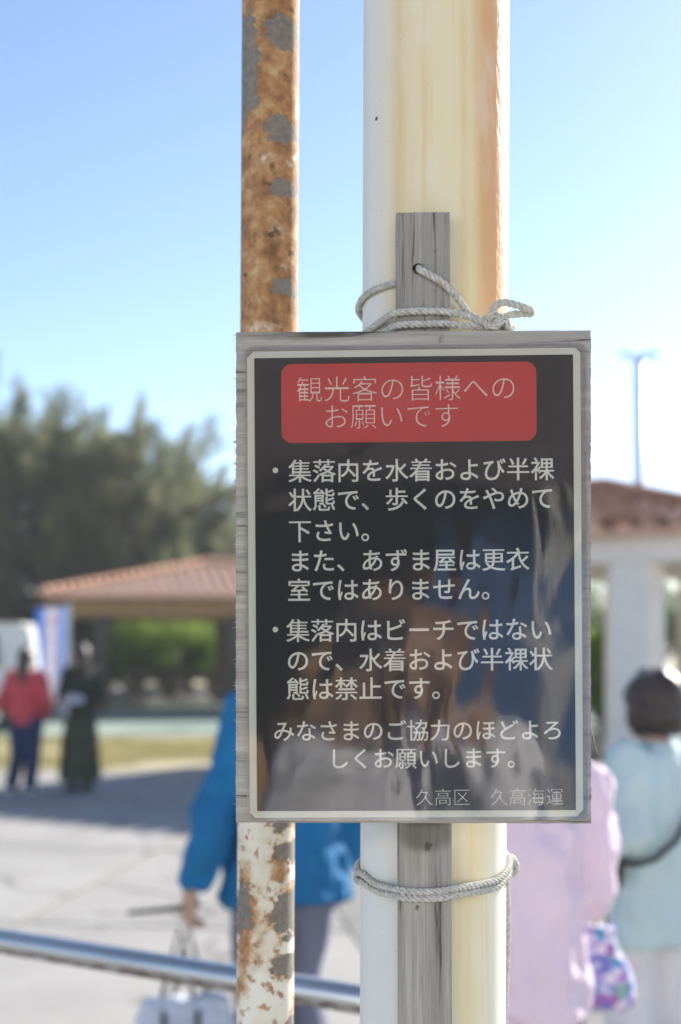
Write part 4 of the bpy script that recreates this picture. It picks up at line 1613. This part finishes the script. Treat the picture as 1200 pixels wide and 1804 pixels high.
def legs_garment(r0, r1, r2, hipw=1.0):
    def fn(g, J, k):
        g.stack([(0, 0, 0.76 * k, 0.165 * k * hipw, 0.12 * k * hipw), (0, 0, 0.88 * k, 0.172 * k * hipw, 0.125 * k * hipw), (0, 0, 1.0 * k, 0.145 * k * hipw, 0.11 * k * hipw)])
        for s, nm in ((-1, 'l'), (1, 'r')):
            hp = Vector((s * 0.088 * k, 0, 0.83 * k))
            kn, an = Vector(J['kn_' + nm]), Vector(J['an_' + nm])
            g.limb([hp, hp.lerp(kn, 0.5), kn], [r0 * 1.1, r0, r1])
            g.limb([kn, kn.lerp(an, 0.5), an + Vector((0, 0, 0.01))], [r1, (r1 + r2) / 2, r2])
    return fn


def sleeves(g, J, k, r0, r1, r2, cuff=0.97):
    for s, nm in ((-1, 'l'), (1, 'r')):
        sh = Vector((s * 0.168, -0.008, 1.325)) * k
        el, wr = Vector(J['el_' + nm]), Vector(J['wr_' + nm])
        g.limb([sh, sh.lerp(el, 0.5), el], [r0, (r0 + r1) / 2, r1])
        we = el.lerp(wr, cuff)
        g.tube([el, el.lerp(we, 0.6), we], [r1, (r1 + r2) / 2 * 1.05, r2], 14)


def torso(g, k, rings):
    g.stack([(x, y, z * k, rx * k, ry * k) for x, y, z, rx, ry in rings])


# hair styles
def hair_short(h, c, k):
    h.ball(c + Vector((0, -0.030, 0.040)) * k, (0.086 * k, 0.095 * k, 0.092 * k), 18, 12)
    h.ball(c + Vector((0, -0.050, -0.02)) * k, (0.074 * k, 0.06 * k, 0.065 * k), 16, 10)


def hair_bob(h, c, k):
    h.ball(c + Vector((0, -0.022, 0.035)) * k, (0.118 * k, 0.122 * k, 0.112 * k), 20, 14)
    h.ball(c + Vector((0, -0.050, -0.035)) * k, (0.120 * k, 0.092 * k, 0.088 * k), 18, 12)
    for s in (-1, 1):
        h.ball(c + Vector((s * 0.066, -0.005, -0.035)) * k, (0.050 * k, 0.068 * k, 0.085 * k))
    for i in range(34):
        a = random.uniform(0, 6.283)
        e = random.uniform(-0.5, 1.2)
        q = c + Vector((math.cos(a) * math.cos(e) * 0.114, -0.026 + min(0.04, math.sin(a) * math.cos(e) * 0.118), 0.02 + math.sin(e) * 0.112)) * k
        h.ball(q, random.uniform(0.018, 0.032) * k, 8, 6)


def hair_long(h, c, k):
    h.ball(c + Vector((0, -0.022, 0.035)) * k, (0.090 * k, 0.100 * k, 0.094 * k), 18, 12)
    h.limb([c + Vector((0, -0.055, 0.0)) * k, c + Vector((0, -0.085, -0.13)) * k, c + Vector((0.0, -0.11, -0.27)) * k], [0.085 * k, 0.080 * k, 0.05 * k])


# --- the one in the blue jacket
k = 1.72 / 1.65
jb = dict(el_l=(-0.29, -0.01, 1.06), wr_l=(-0.345, 0.05, 0.80), el_r=(0.262, -0.02, 1.06), wr_r=(0.285, 0.06, 0.82), kn_l=(-0.095, 0.03, 0.46), an_l=(-0.10, -0.02, 0.085), kn_r=(0.10, 0.09, 0.46), an_r=(0.11, 0.02, 0.085),
          curl_l=0.95, hd_l=(-0.05, 0.1, -1), pn_l=(1, 0.0, 0), th_l=-1)


def blue_top(g, J, k):
    torso(g, k, [(0, 0, 0.715, 0.232, 0.165), (0, 0, 0.80, 0.222, 0.158), (0, 0, 1.0, 0.200, 0.142), (0, -0.005, 1.20, 0.198, 0.138), (0, -0.012, 1.31, 0.178, 0.105), (0, -0.015, 1.385, 0.085, 0.075)])
    sleeves(g, J, k, 0.082, 0.070, 0.058, 0.96)


def collar(g, J, k):
    g.stack([(0, -0.012, 1.345 * k, 0.088 * k, 0.080 * k), (0, -0.012, 1.405 * k, 0.074 * k, 0.070 * k)])


bp = P(505, 1600, 4.8)
person('person in a bright blue jacket and grey trousers walking away with a pale bag', (bp.x, 4.8, 0), R(36), 1.72, jb, hair_short, [('jacket', blue_top, 'c_blue', 0.07), ('collar', collar, 'c_blue', 0.0)],
       [('trousers', legs_garment(0.105, 0.088, 0.082), 'c_grey', 0.02)], 'shoe_dark')
# pale carrier bag in the left hand
B0 = Vector((bp.x, 4.8, 0)) + Matrix.Rotation(R(36), 3, 'Z') @ Vector((-0.355, 0.075, 0.0))
bag = empty('carrier_bag', (B0.x, B0.y, 0.06))
tag(bag, 'pale blue white carrier bag hanging from the blue jacketed person by dark straps', 'bag')
mb = MB()
mb.stack([(0, 0, 0.0, 0.125, 0.07), (0, 0, 0.04, 0.155, 0.088), (0, 0, 0.20, 0.165, 0.09), (0, 0, 0.36, 0.158, 0.07), (0, 0, 0.40, 0.150, 0.035)], 28)
fused(mb, 'pouch', M['bagwhite'], bag, 0.009, 3, 0.06)
for s in (-1, 1):
    mb = MB()
    mb.tube([(s * 0.02 - 0.06, s * 0.022, 0.36), (s * 0.012 - 0.03, s * 0.02, 0.5), (s * 0.016, s * 0.012, 0.62), (s * 0.012 + 0.03, s * 0.02, 0.5), (s * 0.02 + 0.06, s * 0.022, 0.36)], 0.0075, 8)
    mb.obj('strap', M['strap'], bag, True)
    MB().tube([(s * 0.055, -0.092, 0.06), (s * 0.055, -0.096, 0.2), (s * 0.055, -0.085, 0.37)], 0.009, 6).obj('seam_band', M['strap'], bag, True)
# slim dark stick held in the same hand
q = Vector((bp.x, 4.8, 0)) + Matrix.Rotation(R(36), 3, 'Z') @ Vector((-0.345, 0.06, 0.74))
stick = empty('walking_stick', q)
tag(stick, 'slim dark stick with green end held level in the blue jacketed hand', 'stick')
MB().tube([(0.012, 0.02, 0.012), (-0.05, 0.0, 0.004), (-0.20, 0.0, -0.012)], [0.007, 0.009, 0.006], 10).obj('shaft', M['c_dark'], stick, True)
MB().tube([(0.008, 0.016, 0.010), (0.028, 0.034, 0.016)], [0.015, 0.013], 10).obj('handle', mottled('green_handle', (0.05, 0.22, 0.09), 0.1, 20, 0.5, 0), stick, True)

# --- the one in the loose pink shirt
k = 1.58 / 1.65
jp = dict(el_l=(-0.24, -0.04, 1.02), wr_l=(-0.22, 0.16, 0.90), el_r=(0.195, -0.03, 1.02), wr_r=(0.185, 0.13, 0.94), kn_l=(-0.09, 0.05, 0.43), an_l=(-0.09, -0.02, 0.085), kn_r=(0.09, 0.02, 0.43), an_r=(0.10, -0.06, 0.085),
          curl_r=1.0, hd_r=(0.02, 0.35, -1), pn_r=(-1, 0, 0), th_r=1)


def pink_top(g, J, k):
    torso(g, k, [(0, 0, 0.735, 0.150, 0.13), (0, 0, 0.76, 0.175, 0.15), (0, 0, 0.85, 0.180, 0.152), (0, 0, 1.0, 0.180, 0.145), (0, -0.005, 1.20, 0.185, 0.135), (0, -0.012, 1.31, 0.175, 0.105), (0, -0.015, 1.385, 0.085, 0.075)])
    sleeves(g, J, k, 0.070, 0.066, 0.060, 0.70)


pp_ = P(908, 1600, 3.4)
person('person in a loose pale pink shirt behind the pole holding a flowered bag', (pp_.x, 3.4, 0), R(10), 1.58, jp, hair_bob, [('shirt', pink_top, 'c_pink', 0.07), ('collar', collar, 'c_pink', 0.0)],
       [('trousers', legs_garment(0.085, 0.075, 0.062, 0.8), 'c_dark', 0.02)], 'shoe_dark')
q = Vector((pp_.x, 3.4, 0)) + Matrix.Rotation(R(10), 3, 'Z') @ Vector((0.255, 0.10, 0.0))
fb = empty('flowered_bag', (q.x, q.y, 0.70))
tag(fb, 'purple and blue flowered drawstring bag hanging beside the pink shirt', 'bag')
mb = MB()
mb.stack([(0, 0, 0.0, 0.062, 0.05), (0, 0, 0.012, 0.078, 0.062), (0, 0, 0.06, 0.080, 0.064), (0, 0, 0.12, 0.062, 0.052), (0, 0, 0.175, 0.034, 0.030), (0, 0, 0.205, 0.040, 0.034)], 24)
fused(mb, 'pouch', M['floral'], fb, 0.006, 2, 0.02)
MB().tube([(-0.012, 0, 0.17), (-0.014, 0, 0.22), (0, 0, 0.245), (0.014, 0, 0.22), (0.012, 0, 0.17)], 0.004, 6).obj('cord', M['strap'], fb, True)

# --- the one in the pale blue jacket
k = 1.50 / 1.65
jt = dict(el_l=(-0.205, -0.06, 0.98), wr_l=(-0.13, 0.14, 0.90), el_r=(0.235, -0.05, 0.98), wr_r=(0.15, 0.15, 0.95), kn_l=(-0.085, 0.06, 0.42), an_l=(-0.085, 0.0, 0.085), kn_r=(0.09, 0.02, 0.42), an_r=(0.095, -0.10, 0.085))


def teal_top(g, J, k):
    torso(g, k, [(0, 0, 0.64, 0.195, 0.150), (0, 0, 0.72, 0.200, 0.155), (0, 0, 0.90, 0.185, 0.145), (0, -0.005, 1.18, 0.185, 0.135), (0, -0.012, 1.31, 0.172, 0.105), (0, -0.015, 1.39, 0.080, 0.075)])
    sleeves(g, J, k, 0.080, 0.072, 0.062, 0.9)


tp_ = P(1152, 1600, 4.9)
person('person with a dark bob in a pale blue jacket and white trousers', (tp_.x, 4.9, 0), R(42), 1.50, jt, hair_bob, [('jacket', teal_top, 'c_teal', 0.05), ('collar', collar, 'c_teal', 0.0)],
       [('trousers', legs_garment(0.088, 0.090, 0.080, 0.78), 'c_white', 0.02)], 'shoe_white')
sb = empty('shoulder_bag', (tp_.x, 4.9, 0), R(42))
tag(sb, 'small dark shoulder bag slung across the pale blue jacket', 'bag')
mb = MB()
mb.stack([(-0.20, 0.07, 0.79, 0.035, 0.06), (-0.20, 0.07, 0.80, 0.04, 0.075), (-0.20, 0.07, 0.88, 0.038, 0.075), (-0.198, 0.07, 0.90, 0.03, 0.065)], 20)
fused(mb, 'pouch', M['c_dark'], sb, 0.008, 2, 0.01)
MB().tube([(-0.20, 0.01, 0.88), (-0.195, -0.07, 0.88), (-0.17, -0.125, 0.90), (-0.09, -0.158, 0.96), (0.02, -0.152, 1.07), (0.09, -0.125, 1.17), (0.12, -0.075, 1.245), (0.12, 0.0, 1.27), (0.10, 0.07, 1.22)], 0.012, 8).obj('strap', M['strap'], sb, True)

# --- the two in the distance on the left
jr = dict(el_l=(-0.26, -0.05, 1.02), wr_l=(-0.15, 0.10, 0.86), el_r=(0.27, -0.05, 1.02), wr_r=(0.16, 0.12, 0.84), kn_l=(-0.12, 0.05, 0.43), an_l=(-0.19, 0.02, 0.085), kn_r=(0.06, 0.03, 0.43), an_r=(0.06, -0.03, 0.085))


def red_top(g, J, k):
    torso(g, k, [(0, 0, 0.78, 0.185, 0.135), (0, 0, 0.86, 0.19, 0.14), (0, 0, 1.0, 0.185, 0.135), (0, -0.005, 1.20, 0.190, 0.130), (0, -0.012, 1.31, 0.170, 0.105), (0, -0.015, 1.385, 0.085, 0.075)])
    sleeves(g, J, k, 0.080, 0.070, 0.055, 0.95)


rp = P(46, 1390, 15.4)
person('person in a red jacket and dark jeans standing beside the banner', (rp.x, 15.4, 0), R(-15), 1.60, jr, hair_long, [('jacket', red_top, 'c_red', 0.04)], [('jeans', legs_garment(0.105, 0.085, 0.075), 'c_jean', 0.01)], 'shoe_white', voxel=0.009)
jg = dict(el_l=(-0.24, -0.02, 1.04), wr_l=(-0.06, 0.19, 1.02), el_r=(0.24, -0.02, 1.04), wr_r=(0.05, 0.20, 1.0), kn_l=(-0.09, 0.04, 0.43), an_l=(-0.09, 0.0, 0.085), kn_r=(0.09, 0.02, 0.43), an_r=(0.09, -0.03, 0.085))


def olive_top(g, J, k):
    torso(g, k, [(0, 0, 0.82, 0.18, 0.135), (0, 0, 1.0, 0.165, 0.125), (0, -0.005, 1.20, 0.175, 0.125), (0, -0.012, 1.31, 0.165, 0.100), (0, -0.015, 1.385, 0.08, 0.07)])
    sleeves(g, J, k, 0.072, 0.062, 0.050, 0.95)


def long_skirt(g, J, k):
    g.stack([(0, 0, 0.13, 0.235, 0.19), (0, 0, 0.18, 0.245, 0.20), (0, 0, 0.45, 0.225, 0.18), (0, 0, 0.72, 0.19, 0.15), (0, 0, 0.98, 0.14, 0.11)], 24)


gp = P(141, 1390, 15.7)
person('person in a dark top and long olive skirt facing the red jacket', (gp.x, 15.7, 0), R(40), 1.64, jg, hair_long, [('top', olive_top, 'c_dolive', 0.03)], [('skirt', long_skirt, 'c_olive', 0.04)], 'shoe_dark', voxel=0.009)
hb = P(126, 1228, 15.55)
hbag = empty('folded_coat', (hb.x, hb.y, hb.z - 0.1))
tag(hbag, 'light blue grey folded cloth carried in front of the dark green top', 'cloth')
mb = MB()
mb.limb([(-0.10, -0.02, 0.06), (0.0, -0.05, 0.08), (0.10, -0.02, 0.07)], [0.05, 0.06, 0.05]).limb([(-0.06, -0.02, 0.08), (-0.07, -0.02, -0.08)], [0.05, 0.035])
fused(mb, 'fold', M['bagwhite'], hbag, 0.01, 3, 0.02)

# ------------------------------------------------------------------ banner
ban = empty('banner_flag', P(118, 1300, 20.5).xy.to_3d())
tag(ban, 'upright blue and white banner flag with faint red marks beside the van', 'banner')
ztop = CAMZ + (HY - 1068) / FPX * 20.5
MB().tube([(0, 0, 0), (0.03, 0, ztop + 0.06)], 0.014, 10).obj('flag_pole', M['white_plaster'], ban, True)
MB().tube([(0.03, 0, ztop + 0.02), (-0.50, -0.02, ztop - 0.02)], 0.009, 8).obj('cross_bar', M['timber'], ban, True)


def banner_material():
    t = NT('banner_print')
    sep = t.n('SeparateXYZ')
    t.l(t.coords(kind='Generated'), sep.inputs[0])
    n = t.noise(t.coords(kind='Generated'), 5, 3)
    u = t.math('ADD', sep.outputs[0], t.math('MULTIPLY', t.math('SUBTRACT', n, 0.5), 0.12))
    c = t.ramp(u, [(0.0, (0.10, 0.24, 0.66)), (0.22, (0.16, 0.34, 0.74)), (0.36, (0.68, 0.68, 0.74)), (0.62, (0.70, 0.66, 0.70)), (0.78, (0.30, 0.45, 0.76)), (1.0, (0.55, 0.62, 0.78))])
    mk = patches(t, t.coords(kind='Generated'), [(0.55, 0.86, 0.13, 0.022), (0.50, 0.82, 0.04, 0.04), (0.54, 0.66, 0.09, 0.012), (0.50, 0.60, 0.03, 0.035), (0.55, 0.45, 0.10, 0.014)])
    c = t.mix(t.math('MULTIPLY', t.step(mk, 1.1, 0.8), 0.6), c, (0.62, 0.10, 0.14))
    d = t.bsdf(c, 0.7, None, 0, 0.2)
    tr = t.n('BsdfTranslucent')
    t.l(c, tr.inputs['Color'])
    mx = t.n('MixShader')
    mx.inputs[0].default_value = 0.45
    t.l(d, mx.inputs[1])
    t.l(tr.outputs[0], mx.inputs[2])
    return t.done(mx.outputs[0])


mb = MB()
nu, nv_ = 12, 24
vs, fs = [], []
for j in range(nv_ + 1):
    for i in range(nu + 1):
        a, b = i / nu, j / nv_
        vs.append((0.025 - 0.5 * (1 - a) + 0.14 * b * (1 - a) - 0.01 * b, 0.045 * math.sin(a * 5 + b * 3) * (0.3 + b), ztop - 0.01 - (1 - a) * 0.03 - b * 1.35))
for j in range(nv_):
    for i in range(nu):
        q = j * (nu + 1) + i
        fs.append((q, q + 1, q + nu + 2, q + nu + 1))
mb.add(vs, fs)
o = mb.obj('flag', banner_material(), ban, True)
sd = o.modifiers.new('s', 'SOLIDIFY')
sd.thickness = 0.002

# ------------------------------------------------------------------ van (its nose points right)
vp = P(82, 1200, 27.5)
van = empty('parked_van', (vp.x - 4.18, 27.5, 0), math.pi)
tag(van, 'white van with dark windows parked beyond the red jacketed person', 'van')
prof = [(-4.1, 0.35), (-4.15, 0.8), (-4.12, 1.5), (-4.0, 1.95), (-3.8, 2.06), (-2.0, 2.10), (-1.35, 2.07), (-0.95, 1.97), (-0.62, 1.72), (-0.30, 1.32), (-0.05, 1.10), (0.0, 0.75), (-0.03, 0.42), (-0.2, 0.34)]
vs, fs = [], []
np_ = len(prof)
for (y, s) in ((-0.86, 0), (-0.80, 1), (0.80, 1), (0.86, 0)):
    pass
rows = []
for y, shrink in ((-0.78, 0.05), (-0.85, 0.0), (0.85, 0.0), (0.78, 0.05)):
    row = []
    for (x, z) in prof:
        tumble = max(0, z - 1.1) * 0.13
        yy = y - math.copysign(tumble, y)
        row.append((x * (1 - shrink * 0.1) - shrink * 0.8 * (0.5 if x > -2 else -0.5), yy, z + (-shrink * 0.6 if z > 1.2 else shrink * 0.5)))
    rows.append(row)
for r_ in rows:
    vs += r_
for j in range(3):
    for i in range(np_):
        i2 = (i + 1) % np_
        fs.append((j * np_ + i, j * np_ + i2, (j + 1) * np_ + i2, (j + 1) * np_ + i))
fs.append(tuple(range(np_ - 1, -1, -1)))
fs.append(tuple(range(3 * np_, 4 * np_)))
mb = MB()
mb.add(vs, fs)
mb.obj('body', M['van_white'], van)


def side_panel(name, pts, y, mat, parent, th=0.012):
    """panel set just proud of the leaning upper side"""
    m = MB()
    sgn = math.copysign(1, y)
    f = lambda x, z, e: (x, sgn * (0.853 + e - max(0, z - 1.1) * 0.13), z)
    a = [f(x, z, -0.02) for x, z in pts]
    b = [f(x, z, th) for x, z in pts]
    n = len(pts)
    m.add(a + b, [tuple(range(n, 2 * n)), tuple(range(n - 1, -1, -1))] + [(i, (i + 1) % n, n + (i + 1) % n, n + i) for i in range(n)])
    return m.obj(name, mat, parent)


for y in (-1, 1):
    side_panel('side_window', [(-1.62, 1.22), (-0.62, 1.22), (-0.92, 1.70), (-1.25, 1.86), (-1.62, 1.88)], y, M['glass'], van)
    side_panel('side_window', [(-2.75, 1.22), (-1.72, 1.22), (-1.72, 1.88), (-2.75, 1.88)], y, M['glass'], van)
    side_panel('side_window', [(-3.45, 1.24), (-2.85, 1.22), (-2.85, 1.86), (-3.38, 1.83)], y, M['glass'], van)
    d = side_panel('door', [(-1.67, 0.5), (-0.80, 0.5), (-0.55, 0.9), (-0.60, 1.17), (-1.67, 1.17)], y, M['van_white'], van, 0.006)
    MB().box((-1.5, y * 0.872, 1.02), (0.16, 0.02, 0.035)).obj('door_handle', M['blackplastic'], d)
    MB().box((-0.55, y * 0.99, 1.28), (0.1, 0.16, 0.2)).obj('wing_mirror', M['blackplastic'], van)
    hl = MB().ball((-0.10, y * 0.62, 0.86), (0.09, 0.17, 0.12)).obj('headlight', M['lens'], van, True)
    MB().ball((-0.14, y * 0.79, 0.84), (0.05, 0.05, 0.05)).obj('indicator', M['amber'], hl, True)
    MB().box((-4.13, y * 0.7, 1.0), (0.06, 0.16, 0.4)).obj('tail_light', mottled('red_lens', (0.4, 0.02, 0.02), 0.1, 10, 0.2, 0), van)
    for x in (-0.78, -3.3):
        w = empty('wheel', (x, y * 0.74, 0.31))
        w.parent = van
        MB().tube([(0, -0.09, 0), (0, 0.09, 0)], 0.31, 24).obj('tyre', M['rubber'], w)
        MB().tube([(0, -0.096, 0), (0, 0.096, 0)], 0.185, 18).obj('rim', M['chrome'], w)
mb = MB()
wsp = [(-0.60, 1.70), (-0.34, 1.36)]
mb.add([(-0.585, -0.70, 1.70), (-0.585, 0.70, 1.70), (-0.30, 0.76, 1.345), (-0.30, -0.76, 1.345), (-0.885, -0.66, 1.935), (-0.885, 0.66, 1.935)], [(0, 3, 2, 1), (4, 0, 1, 5)])
mb.obj('windscreen', M['glass'], van)
MB().box((-0.02, 0, 0.52), (0.12, 1.56, 0.16)).obj('front_bumper', M['blackplastic'], van)
MB().box((-4.14, 0, 0.5), (0.12, 1.56, 0.16)).obj('rear_bumper', M['blackplastic'], van)

# ------------------------------------------------------------------ the one taking the picture, seen only in the laminate
k = 1.70 / 1.65
jf = dict(el_l=(-0.24, 0.10, 1.20), wr_l=(-0.075, 0.235, 1.50), el_r=(0.26, 0.06, 1.18), wr_r=(0.105, 0.165, 1.505), kn_l=(-0.10, 0.02, 0.46), an_l=(-0.12, 0, 0.085), kn_r=(0.10, 0.02, 0.46), an_r=(0.12, 0, 0.085),
          hd_l=(0.55, 0.25, 0.75), pn_l=(0.6, 0, -0.8), th_l=-1, curl_l=0.5, hd_r=(-0.25, 0.3, 0.92), pn_r=(-1, 0, 0), th_r=1, curl_r=0.6)


def shirt_top(g, J, k):
    torso(g, k, [(0, 0, 0.75, 0.20, 0.145), (0, 0, 0.85, 0.195, 0.14), (0, 0, 1.05, 0.18, 0.13), (0, -0.005, 1.20, 0.188, 0.130), (0, -0.012, 1.31, 0.170, 0.100), (0, -0.015, 1.385, 0.08, 0.07)])
    sleeves(g, J, k, 0.078, 0.066, 0.055, 0.75)


person('person in a light grey shirt raising a camera, mirrored in the notice', (0.05, -0.30, 0), R(8), 1.70, jf, hair_bob, [('shirt', shirt_top, 'c_shirt', 0.03)], [('trousers', legs_garment(0.10, 0.08, 0.07), 'c_dark', 0.02)], 'shoe_dark', voxel=0.008, hair_mat='hair_brown')
kam = empty('handheld_camera', (0.0, -0.145, 1.60))
tag(kam, 'black handheld camera raised by the mirrored person', 'camera')
MB().box((0, 0, 0), (0.13, 0.045, 0.085)).box((0, 0, 0.055), (0.05, 0.045, 0.028)).obj('camera_body', M['blackplastic'], kam)
MB().tube([(0, 0.022, 0), (0, 0.10, 0), (0, 0.112, 0)], [0.036, 0.037, 0.034], 24).obj('camera_lens', M['blackplastic'], kam, True)

# ------------------------------------------------------------------ thin haze added to lift the darks like lens flare
hz_ = MB().box((0, 0, 5.6), (1812, 1812, 13.4)).obj('haze', None)
tag(hz_, 'thin pale added haze standing in for lens flare over the plaza', 'haze', kind='stuff')
hm = bpy.data.materials.new('flare_veil')
hm.use_nodes = True
ht = hm.node_tree
ht.nodes.clear()
ho_ = ht.nodes.new('ShaderNodeOutputMaterial')
hv = ht.nodes.new('ShaderNodeVolumePrincipled')
hv.inputs['Color'].default_value = (0.9, 0.94, 1.0, 1)
hv.inputs['Density'].default_value = 0.0008
hv.inputs['Anisotropy'].default_value = 0.2
ht.links.new(hv.outputs[0], ho_.inputs['Volume'])
hz_.data.materials.append(hm)
